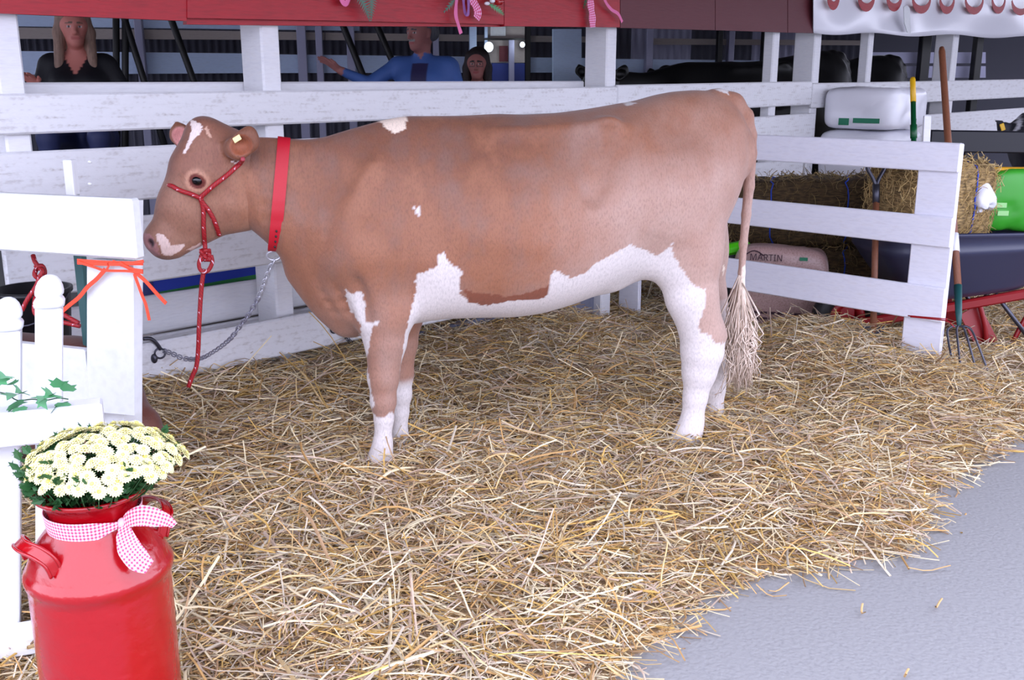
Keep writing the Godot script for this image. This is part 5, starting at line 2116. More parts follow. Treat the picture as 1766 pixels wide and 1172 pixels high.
	mk("fold", st3, M.black_rail, k)

func build_tools() -> void:
	# pitchfork leaning outside the gate
	var f := thing("pitchfork", "four tined pitchfork with long wooden handle leaning behind the gate's end post", "pitchfork")
	var a := at(1624, 82, 5.62)
	var b := at(1652, 492, 5.10)
	var c := at(1654, 562, 5.02)
	var st := tool()
	tube(st, [a, a.lerp(b, 0.02), a.lerp(b, 0.5), b], [0.012, 0.018, 0.019, 0.018], 12)
	mk("handle", st, M.wood, f)
	st = tool()
	tube(st, [b, b.lerp(c, 0.7), c], [0.020, 0.016, 0.010], 12)
	mk("ferrule", st, M.teal, f)
	st = tool()
	tube(st, [a.lerp(b, 0.80), a.lerp(b, 0.87)], 0.0205, 12)
	mk("paper_label", st, M.plastic_white, f)
	for i in 4:
		var x: float = [1634, 1650, 1664, 1676][i]
		var tipx: float = [1640, 1656, 1684, 1704][i]
		var tipy: float = [612, 628, 640, 640][i]
		st = tool()
		tube(st, curve([c, at(lerpf(1654, x, 0.6), 563, 5.01), at(x, 570, 5.0), at(lerpf(x, tipx, 0.35), 592, 4.97), at(tipx, tipy, 4.93)], 0.015), 0.0055, 7)
		mk("tine", st, M.dull_steel, f)
	# spade with a forked grip
	f = thing("spade", "wooden shafted spade with forked metal grip standing behind the gate boards", "spade")
	st = tool()
	var s0 := at(1511, 345, 5.45)
	var s1 := at(1506, 575, 5.36)
	tube(st, [s0, s1], 0.017, 12)
	mk("shaft", st, M.wood, f)
	st = tool()
	tube(st, [at(1511, 350, 5.45), at(1511, 318, 5.45)], 0.019, 10)
	tube(st, curve([at(1511, 322, 5.45), at(1506, 308, 5.45), at(1497, 292, 5.45), at(1495, 282, 5.45)], 0.01), 0.011, 8)
	tube(st, curve([at(1511, 322, 5.45), at(1516, 308, 5.45), at(1525, 292, 5.45), at(1527, 282, 5.45)], 0.01), 0.011, 8)
	mk("yoke", st, M.dull_steel, f)
	st = tool()
	tube(st, [at(1492, 281, 5.45), at(1530, 281, 5.45)], 0.015, 10)
	mk("grip", st, M.wood, f)
	st = tool()
	var q := [at(1488, 562, 5.36), at(1524, 562, 5.36), at(1524, 606, 5.3), at(1506, 622, 5.28), at(1488, 606, 5.3)]
	slab(st, q, Vector3(0, 0.3, 1).normalized(), 0.006)
	mk("blade", st, M.dull_steel, f)
	# green handled rake
	f = thing("rake", "rake with green handle and yellow grip end standing behind the gate", "rake")
	var g0 := at(1574, 134, 5.75)
	var g1 := at(1575, 176, 5.72)
	var g2 := at(1580, 590, 5.45)
	st = tool()
	tube(st, [g0 - Vector3(0, 0.0, 0), g0.lerp(g1, 0.1), g1], [0.012, 0.016, 0.016], 12)
	mk("grip", st, M.yellow, f)
	st = tool()
	tube(st, [g1, g2], 0.0145, 12)
	mk("handle", st, M.deep_green, f)
	st = tool()
	tube(st, [g1.lerp(g2, 0.10), g1.lerp(g2, 0.155)], 0.019, 12)
	mk("sleeve", st, M.deep_green, f)
	st = tool()
	beam(st, g2 + Vector3(-0.16, -0.02, 0), g2 + Vector3(0.16, -0.02, 0), Vector3.UP, 0.03, 0.02, 0.004)
	mk("head", st, M.deep_green, f)
	# steel post with a white tip behind the gate's end post
	var t := thing("steel_post", "dark green steel post with pale tip behind the gate's white end post", "post")
	var lo := at(1586, 600, 5.12)
	var mi := at(1596, 262, 5.16)
	var hi := at(1599, 200, 5.17)
	st = tool()
	beam(st, lo, mi, Vector3(1, 0, 0), 0.034, 0.012, 0.002)
	mk("shaft", st, M.teal, t)
	st = tool()
	beam(st, mi, hi, Vector3(1, 0, 0), 0.036, 0.02, 0.002)
	mk("tip", st, M.white, t)
	# red twine holding the gate
	t = thing("red_twine", "thin red twine tied round the foot of the gate's white end post", "twine")
	for r in [[[1570, 546], [1600, 549], [1633, 553], [1638, 556], [1646, 564]], [[1566, 544], [1600, 547], [1634, 550]]]:
		var pts := []
		for p in r:
			pts.append(gpx(p[0], p[1], 0.02))
		st = tool()
		tube(st, curve(pts, 0.02), 0.003, 5)
		mk("strand", st, M.red_twine, t)

# ------------------------------------------------------------------ the barn behind the stall
var B0 := Vector3.ZERO
const BN := Vector3(0.16, 0, 0.987)

func bpx(px: float, py: float, back := 0.0) -> Vector3:
	return on_plane(px, py, B0 - BN * back, BN)

func bslab(px: Array, back: float, thick: float) -> SurfaceTool:
	var st := tool()
	var q := []
	for p in px:
		q.append(bpx(p[0], p[1], back))
	slab(st, q, BN, thick)
	return st

func floor_post(parent: Node3D, called: String, px: float, half: float, back: float, top: float, mat: Material) -> void:
	var a := bpx(px - half, 110, back)
	var b := bpx(px + half, 110, back)
	var m := (a + b) * 0.5
	var st := tool()
	bx(st, Vector3(m.x, top * 0.5, m.z), Basis(Vector3.UP, 0.16), Vector3(a.distance_to(b), top, 0.08), 0.006)
	mk(called, st, mat, parent)

func build_back_barn() -> void:
	B0 = at(300, 100, 9.2)
	# corrugated sheets of the far wall
	var sh := thing("metal_cladding", "dark corrugated metal cladding behind the far board fence", "cladding")
	for i in 16:
		var x0 := -160.0 + i * 104.0
		var st := tool()
		st.set_smooth_group(0)
		var a := bpx(x0, 100, 1.2)
		var b := bpx(x0 + 103.0, 100, 1.2)
		var n := 24
		for k in n:
			var f := func(j: int, h: float) -> Vector3:
				var p := a.lerp(b, float(j) / n)
				return Vector3(p.x, h, p.z) + BN * (0.02 * sin(PI * j / 1.5))
			quad(st, f.call(k, 0.0), f.call(k + 1, 0.0), f.call(k + 1, 2.9), f.call(k, 2.9), BN)
			quad(st, f.call(k, 0.0) - BN * 0.01, f.call(k + 1, 0.0) - BN * 0.01, f.call(k + 1, 2.9) - BN * 0.01, f.call(k, 2.9) - BN * 0.01, -BN)
		mk("sheet", st, M.pale_steel if i in [12, 14] else M.dark_wall, sh)  # the paler sheets have daylight painted into their colour
	var f := thing("far_fence", "long grey white board fence in the dim barn behind the people", "fence")
	mk("rail", bslab([[-160, 86], [420, 92], [420, 126], [-160, 130]], 0.0, 0.03), M.grey_board, f)
	mk("rail", bslab([[421, 93], [1010, 100], [1010, 125], [421, 126]], 0.0, 0.03), M.grey_board, f)
	mk("rail", bslab([[1011, 101], [1500, 106], [1500, 127], [1011, 126]], 0.0, 0.03), M.grey_board, f)
	mk("rail", bslab([[1501, 90], [1700, 90], [1700, 109], [1501, 109]], 0.0, 0.03), M.pale_steel, f)
	mk("rail", bslab([[1501, 114], [1700, 114], [1700, 134], [1501, 134]], 0.0, 0.03), M.pale_steel, f)
	mk("rail", bslab([[-160, 44], [560, 56], [560, 69], [-160, 66]], 0.0, 0.03), M.tan_board, f)
	mk("rail", bslab([[561, 56], [1010, 63], [1010, 73], [561, 69]], 0.0, 0.03), M.tan_board, f)
	mk("rail", bslab([[1120, 66], [1500, 70], [1500, 78], [1120, 77]], 0.0, 0.03), M.tan_board, f)
	mk("rail", bslab([[-160, 18], [620, 44], [620, 53], [-160, 43]], 0.05, 0.03), M.grey_board, f)
	for p in [[245, 7], [522, 8], [552, 6], [606, 7], [752, 5], [1118, 6], [1258, 5]]:
		floor_post(f, "post", p[0], p[1], -0.05, 2.8, M.pale_steel)
	for p in [[1239, 4], [1316, 4], [1592, 8], [1683, 6], [909, 5]]:
		floor_post(f, "dark_post", p[0], p[1], -0.1, 2.8, M.black)
	var boardy := bslab([[954, 50], [1003, 50], [1003, 150], [954, 150]], -0.25, 0.05)
	tag(mk("partition", boardy, M.grey_board), "pale grey green upright partition left of the second white fence post", "partition")
	# dark slanting poles
	var poles := [[[214, 30], [252, 150], "dark slanting pole just right of the woman in black"], [[294, 30], [338, 150], "dark slanting pole midway between the woman in black and first fence post"], [[590, 40], [634, 150], "dark slanting pole behind the man's outstretched hand"], [[648, 40], [676, 104], "dark slanting pole above the man's blue sleeve"], [[200, 30], [201, 150], "dark upright pole beside the woman in black's shoulder"], [[216, 30], [216, 150], "dark upright pole meeting the slanting pole beside the woman in black"]]
	for p in poles:
		var st := tool()
		var u := bpx(p[0][0], p[0][1], -0.45)
		var v := bpx(p[1][0], p[1][1], -0.45)
		var d := (v - u).normalized()
		u -= d * 0.9
		v += d * (v.y / absf(d.y))
		tube(st, [u, v], 0.03, 8)
		tag(mk("pole", st, M.black), p[2], "pole")
	# white cupboard with dark openings and two glowing white spots
	var c := thing("notice_cupboard", "white framed cupboard with dark openings behind the long haired woman", "cupboard")
	mk("back_board", bslab([[836, 40], [905, 40], [905, 108], [836, 108]], -0.2, 0.05), M.tan_board, c)
	mk("lower_panel", bslab([[849, 109], [905, 109], [905, 175], [849, 175]], -0.2, 0.05), flat(Color(0.16, 0.22, 0.50), 0.6), c)
	mk("opening", bslab([[861, 79], [876, 79], [876, 106], [861, 106]], -0.215, 0.012), M.maroon, c)
	mk("shelf_edge", bslab([[836, 66], [905, 66], [905, 69], [836, 69]], -0.26, 0.05), M.black, c)
	mk("stile", bslab([[878, 66], [887, 66], [887, 150], [878, 150]], -0.25, 0.04), M.pale_steel, c)
	mk("stile", bslab([[836, 40], [841, 40], [841, 108], [836, 108]], -0.25, 0.04), M.grey_board, c)
	mk("papers", bslab([[846, 46], [872, 46], [872, 62], [846, 62]], -0.215, 0.012), M.clean_white, c)
	tag(mk("white_upright", bslab([[810, 40], [822, 40], [822, 150], [810, 150]], -0.2, 0.06), M.grey_board), "narrow pale upright board just behind the long haired woman's head", "board")
	for l in [[843, 81, 8.0, "round white lamp glowing on the cupboard above the long haired woman"], [901, 77, 4.5, "small white lamp at the cupboard's right edge"]]:
		var p := bpx(l[0], l[1], -0.30)
		var lm := thing("bright_spot", l[3], "spot", p)
		var st := tool()
		var r: float = l[2] / FOC * 9.2
		ellipsoid(st, Vector3.ZERO, Vector3(r, r * 1.1, r * 0.6), Basis(), 10)
		var glow := flat(Color(0.95, 0.97, 1.0), 0.4)
		glow.emission_enabled = true
		glow.emission = Color(0.9, 0.95, 1.0)
		glow.emission_energy_multiplier = 0.35
		mk("glow_blob", st, glow, lm)
		st = tool()
		tube(st, [Vector3(0, 0, -r * 0.5), Vector3(0, 0, -0.12)], 0.015, 8)
		mk("bracket", st, M.dull_steel, lm)
		var om := OmniLight3D.new()
		om.name = "glow"
		om.light_color = Color(0.9, 0.95, 1.0)
		om.light_energy = 0.004
		om.light_size = r
		om.omni_range = 12.0
		om.omni_attenuation = 2.0
		om.shadow_enabled = true
		om.position = Vector3(0, 0, r + 0.02)
		lm.add_child(om)
	# black cows beyond the fence, and a black and white one at the right
	var black := func(label: String, where: Vector3, turn: float, size: float) -> void:
		var o := thing("black_cow", label, "cow", where, turn)
		for ch in cow_node.get_children():
			if ch.name.begins_with("body") or ch.name.begins_with("eye") or ch.name.begins_with("tail"):
				var k := ch.duplicate()
				o.add_child(k)
				if not ch.name.begins_with("eye"):
					k.material_override = M.black_coat
		o.scale = Vector3.ONE * size
	black.call("black cow behind the fence, its back seen below the far rail", at(1140, 450, 9.2) * Vector3(1, 0, 1), 0.25, 1.20)
	black.call("black cow behind the fence at the last white posts, rump to the right", at(1415, 450, 8.9) * Vector3(1, 0, 1) + Vector3(-0.62, 0, -1.2), 0.1, 1.185)
	var h := thing("spotted_cow", "black and white cow's head with yellow ear tag at the right edge", "cow")
	var g := Field.new()
	var hp := func(px: float, py: float, z: float) -> Vector3: return at(px, py, z)
	g.cap(hp.call(1768, 235, 7.0), hp.call(1776, 262, 6.95), 0.135, 0.125, 0.05)
	g.cap(hp.call(1776, 262, 6.95), hp.call(1772, 330, 6.75), 0.12, 0.07, 0.05)
	g.cap(hp.call(1770, 208, 7.02), hp.call(1772, 225, 7.0), 0.06, 0.08, 0.03)
	g.cap(hp.call(1800, 240, 7.1), hp.call(1830, 290, 7.7), 0.14, 0.26, 0.08)
	g.cap(hp.call(1830, 290, 7.7), hp.call(1850, 300, 8.8), 0.30, 0.34, 0.1)
	g.cap(hp.call(1748, 226, 7.0), hp.call(1732, 222, 6.97), 0.035, 0.045, 0.02, 0.5, Vector3(0.3, 0.1, 1).normalized())
	g.cap(hp.call(1732, 222, 6.97), hp.call(1712, 206, 6.96), 0.045, 0.006, 0.02, 0.5, Vector3(0.3, 0.1, 1).normalized())
	for x in [0.0, 0.5]:
		g.cap(hp.call(1830, 300, 7.7) + Vector3(x * 0.5, 0, 0), hp.call(1830, 300, 7.7) * Vector3(1, 0, 1) + Vector3(x * 0.5, 0.05, 0), 0.09, 0.05, 0.05)
		g.cap(hp.call(1850, 300, 8.8) + Vector3(x * 0.5, 0, 0), hp.call(1850, 300, 8.8) * Vector3(1, 0, 1) + Vector3(x * 0.5, 0.05, 0), 0.10, 0.05, 0.05)
	var w0: Vector3 = hp.call(1762, 205, 6.9)
	var pc := func(p: Vector3, n: Vector3) -> Color:
		var d := absf((p - w0).dot(Vector3(0.9, -0.35, 0.2)))
		return Color(0.75, 0.75, 0.78).srgb_to_linear() if d < 0.010 and p.distance_to(w0) < 0.5 and p.z > w0.z - 0.2 else Color(0.012, 0.012, 0.02)
	mk("body", skin_mesh([g.skin(Vector3(3.1, 0.0, -9.4), Vector3(5.6, 1.6, -6.3), 0.022, pc)]), M.vertex, h)
	var st := tool()
	bx(st, hp.call(1729, 219, 6.91), Basis(Vector3(0, 0, 1), 0.4), Vector3(0.03, 0.05, 0.006), 0.003)
	mk("ear_tag", st, M.yellow, h).set_meta("label", "yellow ear tag")
	# black rail in front of that cow
	var r := thing("black_rail", "black painted board rail in front of the spotted cow at right", "rail")
	st = tool()
	var r0 := at(1602, 243, 6.3)
	var r1 := at(1900, 247, 6.3)
	beam(st, r0, r1, Vector3.UP, 0.135, 0.04, 0.008)
	mk("board", st, M.black_rail, r)
	for e in [r0 + Vector3(0.05, 0, -0.05), r1]:
		st = tool()
		bx(st, Vector3(e.x, 0.6, e.z), Basis(), Vector3(0.08, 1.2, 0.06), 0.006)
		mk("post", st, M.black_rail, r)

# ------------------------------------------------------------------ people
func person(label: String, where: Vector3, turn: float, cfg: Dictionary) -> void:
	# local axes: x to the person's left as seen from behind the camera's side, y up from the hips, z the way they face
	var t := thing("person", label, "person", where, turn)
	var f := Field.new()
	var sh: float = cfg.get("shoulder", 0.185)
	var sy := 0.50
	f.cap(Vector3(-0.07, 0.02, 0), Vector3(0.07, 0.02, 0), 0.13, 0.13, 0.05)
	f.cap(Vector3(0, 0.05, 0), Vector3(0, 0.26, 0.0), 0.135, 0.13, 0.06)
	f.cap(Vector3(-0.06, 0.34, 0.01), Vector3(0.06, 0.34, 0.01), 0.135, 0.135, 0.06)
	f.cap(Vector3(-sh + 0.03, sy - 0.04, -0.01), Vector3(sh - 0.03, sy - 0.04, -0.01), 0.07, 0.07, 0.06)
	f.cap(Vector3(0, sy - 0.02, -0.01), Vector3(0, sy + 0.10, 0.01), 0.062, 0.052, 0.04)
	if cfg.get("bust", false):
		for s in [-1.0, 1.0]:
			f.cap(Vector3(s * 0.075, 0.34, 0.10), Vector3(s * 0.075, 0.335, 0.11), 0.07, 0.07, 0.05)
	for s in [-1.0, 1.0]:
		var arm: Array = cfg.left if s > 0 else cfg.right
		var shp := Vector3(s * sh, sy - 0.05, -0.01)
		f.cap(shp, arm[0], 0.058, 0.044, 0.03)
		f.cap(arm[0], arm[1], 0.043, 0.029, 0.02)
		if cfg.seated:
			var knee := Vector3(s * 0.14, 0.04, 0.44)
			f.cap(Vector3(s * 0.09, 0.0, 0.02), knee, 0.092, 0.066, 0.04)
			f.cap(knee, Vector3(s * 0.14, -0.38, 0.40), 0.062, 0.042, 0.02)
			f.cap(Vector3(s * 0.14, -0.40, 0.40), Vector3(s * 0.15, -0.43, 0.56), 0.042, 0.036, 0.02)
		else:
			f.cap(Vector3(s * 0.09, 0.0, 0.0), Vector3(s * 0.10, -0.44, 0.01), 0.092, 0.062, 0.04)
			f.cap(Vector3(s * 0.10, -0.44, 0.01), Vector3(s * 0.10, -0.86, -0.01), 0.060, 0.042, 0.02)
			f.cap(Vector3(s * 0.10, -0.88, -0.02), Vector3(s * 0.12, -0.91, 0.13), 0.042, 0.034, 0.02)
	var top: Color = cfg.top.srgb_to_linear()
	var legs: Color = cfg.legs.srgb_to_linear()
	var skinc: Color = cfg.skin.srgb_to_linear()
	var neck: float = cfg.get("vneck", 0.02)
	var sleeve: float = cfg.get("sleeve", 1.0)
	var la: Array = cfg.left
	var ra: Array = cfg.right
	var paint := func(p: Vector3, n: Vector3) -> Color:
		for arm in [la, ra]:
			var fore: Vector3 = arm[1] - arm[0]
			var k: float = (p - arm[0]).dot(fore) / fore.length_squared()
			if k > sleeve and p.distance_to(arm[0] + fore * clampf(k, 0.0, 1.0)) < 0.07:
				return skinc
		if p.y > sy + 0.045:
			return skinc
		if p.z > 0.02 and p.y > sy + 0.03 - neck and absf(p.x) < (p.y - (sy + 0.03 - neck)) * 0.6 + 0.004:
			return skinc
		if p.y < 0.06 or p.z > 0.2 and p.y < 0.12:
			if p.y < (-0.37 if cfg.seated else -0.85):
				return Color(0.02, 0.02, 0.02)
			return legs
		if cfg.has("tie") and p.z > 0.05 and absf(p.x) < 0.055 and p.y < sy - 0.02:
			return cfg.tie.srgb_to_linear()
		return top
	var lo := Vector3(-0.35, -0.98, -0.25)
	var hi := Vector3(0.35, 0.68, 0.62)
	for arm in [la, ra]:
		for q in arm:
			lo = lo.min(q - Vector3(0.1, 0.1, 0.1))
			hi = hi.max(q + Vector3(0.1, 0.1, 0.1))
	if cfg.seated:
		lo.y = -0.5
	else:
		hi.z = 0.3
	var skins := [f.skin(lo, hi, 0.0125, paint)]
	# hands: palm, four fingers and a thumb
	for s in [1.0, -1.0]:
		var arm: Array = la if s > 0 else ra
		var g := Field.new()
		var d: Vector3 = (arm[2] - arm[1]).normalized()
		var side: Vector3 = (d.cross(arm[3])).normalized()
		var wrist: Vector3 = arm[1]
		g.cap(wrist, wrist + d * 0.035, 0.026, 0.024, 0.012)
		for i in 4:
			var o := side * (i - 1.5) * 0.020
			var r0: Vector3 = wrist + d * 0.035 + o * 0.8
			var r1: Vector3 = wrist + d * 0.092 + o
			var l: float = [0.062, 0.078, 0.072, 0.056][i]
			g.cap(r0, r1, 0.015, 0.0115, 0.012)
			var curl: Vector3 = arm[3] * -0.35
			var m: Vector3 = r1 + (d + curl * 0.4 + side * (i - 1.5) * 0.10).normalized() * l * 0.55
			g.cap(r1, m, 0.0095, 0.0085, 0.004)
			g.cap(m, m + (d + curl + side * (i - 1.5) * 0.10).normalized() * l * 0.45, 0.0085, 0.007, 0.003)
		var ts := -1.0
		var t0: Vector3 = wrist + d * 0.03 + side * ts * 0.022
		var t1: Vector3 = t0 + (d * 0.6 + side * ts * 0.8).normalized() * 0.04
		g.cap(t0, t1, 0.014, 0.011, 0.008)
		g.cap(t1, t1 + (d + side * ts * 0.35).normalized() * 0.032, 0.010, 0.008, 0.003)
		var c0: Vector3 = wrist + d * 0.08
		skins.append(g.skin(c0 - Vector3.ONE * 0.14, c0 + Vector3.ONE * 0.14, 0.0045, func(p: Vector3, n: Vector3) -> Color: return skinc))
	# head
	var hd := Field.new()
	var hb := Basis(Vector3.UP, cfg.get("look", 0.0)) * Basis(Vector3(1, 0, 0), cfg.get("nod", 0.0))
	var hc := Vector3(0, sy + 0.175, 0.025)
	var H := func(x: float, y: float, z: float) -> Vector3: return hc + hb * Vector3(x, y, z)
	hd.cap(H.call(0, 0.035, -0.025), H.call(0, 0.025, 0.008), 0.088, 0.080, 0.04)
	hd.cap(H.call(0, 0.0, 0.03), H.call(0, -0.065, 0.040), 0.066, 0.046, 0.05)
	hd.cap(H.call(0, -0.085, 0.062), H.call(0, -0.088, 0.064), 0.026, 0.024, 0.04)
	hd.cap(H.call(0, -0.02, -0.02), Vector3(0, sy + 0.05, 0.0), 0.056, 0.054, 0.04)
	hd.cap(H.call(0, 0.006, 0.088), H.call(0, -0.030, 0.110), 0.009, 0.014, 0.016)
	hd.cap(H.call(-0.012, -0.036, 0.098), H.call(0.012, -0.036, 0.098), 0.009, 0.009, 0.01)
	hd.cap(H.call(-0.018, -0.060, 0.082), H.call(0.018, -0.060, 0.082), 0.012, 0.012, 0.012)
	for s in [-1.0, 1.0]:
		hd.bump(H.call(s * 0.032, 0.004, 0.092), 0.017, -0.008)
		hd.bump(H.call(s * 0.032, 0.026, 0.092), 0.018, 0.004)
		hd.cap(H.call(s * 0.078, 0.012, 0.0), H.call(s * 0.080, -0.022, 0.002), 0.016, 0.011, 0.01)
		hd.cap(H.call(s * 0.031, 0.003, 0.075), H.call(s * 0.031, 0.0031, 0.075), 0.0115, 0.0115, 0.003)
	var hpaint := func(p: Vector3, n: Vector3) -> Color:
		var q: Vector3 = hb.transposed() * (p - hc)
		if absf(absf(q.x) - 0.031) < 0.011 and absf(q.y - 0.003) < 0.006 and q.z > 0.06:
			return Color(0.03, 0.02, 0.02) if absf(absf(q.x) - 0.031) < 0.006 else Color(0.5, 0.45, 0.45)
		if absf(absf(q.x) - 0.031) < 0.019 and absf(q.y - 0.025 - 0.12 * (0.031 - absf(q.x))) < 0.0045 and q.z > 0.06:
			return cfg.hair.srgb_to_linear() * 0.6
		if absf(q.x) < 0.025 and absf(q.y + 0.062) < 0.008 and q.z > 0.06:
			return skinc.lerp(Color(0.35, 0.05, 0.06), 0.55)
		if cfg.get("moustache", false) and absf(q.x) < 0.03 and absf(q.y + 0.048) < 0.008 and q.z > 0.06:
			return Color(0.30, 0.28, 0.27)
		if cfg.get("glasses", false) and q.z > 0.05 and absf(absf(q.x) - 0.032) < 0.024 and absf(q.y) < 0.02 and (absf(absf(q.x) - 0.032) > 0.020 or absf(q.y) > 0.016):
			return Color(0.08, 0.06, 0.06)
		return skinc
	skins.append(hd.skin(hc - Vector3(0.14, 0.2, 0.15), hc + Vector3(0.14, 0.15, 0.16), 0.0058, hpaint))
	mk("body", skin_mesh(skins), M.vertex, t)
	# hair
	var hf := Field.new()
	hf.cap(H.call(0, 0.05, -0.035), H.call(0, 0.045, -0.005), 0.094, 0.086, 0.03)
	var long: float = cfg.hair_long
	if long > 0.0:
		for s in [-1.0, 1.0]:
			hf.cap(H.call(s * 0.055, 0.06, 0.01), H.call(s * 0.085, -0.03, 0.005), 0.045, 0.032, 0.03)
			hf.cap(H.call(s * 0.085, -0.03, 0.005), hc + Vector3(s * 0.10, -long, 0.05), 0.034, 0.026, 0.03)
		hf.cap(H.call(0, 0.0, -0.06), hc + Vector3(0, -long, -0.07), 0.085, 0.07, 0.04)
	else:
		hf.cap(H.call(-0.05, 0.0, -0.055), H.call(0.05, 0.0, -0.055), 0.05, 0.05, 0.03)
	# the face stays free
	hf.cp.append(H.call(0, -0.025, 0.095))
	hf.cr.append(Vector3(0.066, 0.098, 0.075) if long > 0.0 else Vector3(0.10, 0.085, 0.085))
	hf.cb.append(hb.transposed())
	var hcol: Color = cfg.hair.srgb_to_linear()
	var hn := FastNoiseLite.new()
	hn.frequency = 0.3
	var hp2 := func(p: Vector3, n: Vector3) -> Color: return hcol * (1.0 + 0.5 * hn.get_noise_3d(p.x * 250, p.y * 20, p.z * 250))
	mk("hair", skin_mesh([hf.skin(hc - Vector3(0.2, long + 0.16, 0.22), hc + Vector3(0.2, 0.18, 0.18), 0.008, hp2)]), M.vertex, t)

func build_people() -> void:
	# the stepped bench they sit on
	var b := thing("bench", "tall plank bench behind the fence that the watching people sit on", "bench")
	var w := at(128, 50, 6.2)
	var m := at(728, 70, 7.0)
	var d := ((m - w) * Vector3(1, 0, 1)).normalized()
	var n := Vector3(-d.z, 0, d.x)
	if n.z < 0.0:
		n = -n
	var seat_h := 1.035
	for s in [[seat_h, -0.02, 0.34], [seat_h - 0.44, 0.44, 0.30]]:
		var st := tool()
		var c := (w + m) * 0.5
		bx(st, Vector3(c.x, s[0] - 0.02, c.z) + n * s[1], Basis(d, Vector3.UP, n), Vector3(3.4, 0.04, s[2]), 0.006)
		mk("plank", st, M.tan_board, b)
	for k: float in [-1.4, 0.0, 1.4]:
		var st := tool()
		var c := (w + m) * 0.5 + d * k
		bx(st, Vector3(c.x, (seat_h - 0.04) * 0.5, c.z), Basis(d, Vector3.UP, n), Vector3(0.06, seat_h - 0.04, 0.28), 0.006)
		bx(st, Vector3(c.x, 0.225, c.z) + n * 0.40, Basis(d, Vector3.UP, n), Vector3(0.06, 0.45, 0.22), 0.006)
		mk("trestle", st, M.tan_board, b)
	var hip := seat_h + 0.10
	person("seated woman with long blonde hair in a black V-neck shirt behind the fence", Vector3(w.x, hip, w.z), 0.25, {
		"seated": true, "top": Color(0.035, 0.035, 0.05), "legs": Color(0.12, 0.16, 0.32), "skin": Color(0.74, 0.46, 0.42), "hair": Color(0.50, 0.40, 0.35), "hair_long": 0.26, "vneck": 0.13, "sleeve": -0.25, "bust": true, "look": 0.2, "shoulder": 0.175,
		"left": [Vector3(0.31, 0.20, 0.02), Vector3(0.26, 0.10, 0.25), Vector3(0.22, 0.10, 0.35), Vector3(0, 1, 0)],
		"right": [Vector3(-0.25, 0.22, 0.10), Vector3(-0.20, 0.345, 0.27), Vector3(-0.23, 0.385, 0.34), Vector3(0, 1, 0)]})
	person("man with grey hair in a blue shirt and tie stretching out one arm", Vector3(m.x, hip, m.z), -0.15, {
		"seated": true, "top": Color(0.24, 0.36, 0.62), "legs": Color(0.10, 0.10, 0.16), "skin": Color(0.62, 0.40, 0.38), "hair": Color(0.34, 0.35, 0.38), "hair_long": 0.0, "tie": Color(0.16, 0.14, 0.30), "look": -0.6, "moustache": true, "sleeve": 0.92, "shoulder": 0.20,
		"left": [Vector3(0.29, 0.20, 0.05), Vector3(0.20, 0.10, 0.28), Vector3(0.16, 0.09, 0.36), Vector3(0, 1, 0)],
		"right": [Vector3(-0.36, 0.345, 0.10), Vector3(-0.53, 0.43, 0.20), Vector3(-0.63, 0.50, 0.22), Vector3(0.3, 0.8, -0.5)]})
	var x := at(824, 106, 8.3)
	person("woman with long dark hair and glasses standing right of the man in blue", Vector3(x.x, 0.95, x.z), -0.1, {
		"seated": false, "top": Color(0.12, 0.12, 0.22), "legs": Color(0.12, 0.14, 0.25), "skin": Color(0.66, 0.42, 0.40), "hair": Color(0.16, 0.12, 0.13), "hair_long": 0.24, "glasses": true, "bust": true, "sleeve": 0.9,
		"left": [Vector3(0.25, 0.20, 0.0), Vector3(0.22, 0.0, 0.10), Vector3(0.21, -0.09, 0.13), Vector3(0, 0, -1)],
		"right": [Vector3(-0.25, 0.20, 0.0), Vector3(-0.22, 0.0, 0.10), Vector3(-0.21, -0.09, 0.13), Vector3(0, 0, -1)]})

# ------------------------------------------------------------------ small things
func leaf_blade(st: SurfaceTool, a: Vector3, b: Vector3, n: Vector3, half: float, teeth: int, bow: float) -> void:
	# a toothed fern blade from a to its tip b
	st.set_smooth_group(-1)
	var d := (b - a).normalized()
	var s := d.cross(n).normalized()
	var ln := a.distance_to(b)
	var g := func(f: float) -> Vector3: return a.lerp(b, f) + s * bow * sin(PI * f) + n * 0.02 * sin(PI * f)
	for i in teeth:
		var f0 := float(i) / teeth
		var f1 := float(i + 1) / teeth
		var w := half * sin(PI * clampf(0.15 + f0 * 0.85, 0.0, 1.0))
		for q in [1.0, -1.0]:
			var m0: Vector3 = g.call(f0)
			var m1: Vector3 = g.call(f1)
			var tip: Vector3 = m1 + s * q * w + d * ln / teeth * 0.5
			tri(st, m0 + n * 0.001, m1 + n * 0.001, tip, n)
			tri(st, m0 - n * 0.001, m1 - n * 0.001, tip, -n)

func fence_ribbon(parent: Node3D, called: String, px: Array, wide, mat: Material, n := 0.075) -> void:
	var pts := []
	for p in px:
		pts.append(fpx(p[0], p[1], n + (p[2] if p.size() > 2 else 0.0)))
	var cv := curve(pts, 0.008)
	var sides := []
	var outs := []
	for k in cv.size():
		var tg: Vector3 = (cv[mini(k + 1, cv.size() - 1)] - cv[maxi(k - 1, 0)]).normalized()
		var o := (FN + FU * 0.12 * sin(k * 0.4)).normalized()
		o = (o - tg * o.dot(tg)).normalized()
		outs.append(o)
		sides.append(o.cross(tg).normalized())
	var st := tool()
	band(st, cv, sides, outs, wide, 0.0012, false, 0.012)
	mk(called, st, mat, parent)

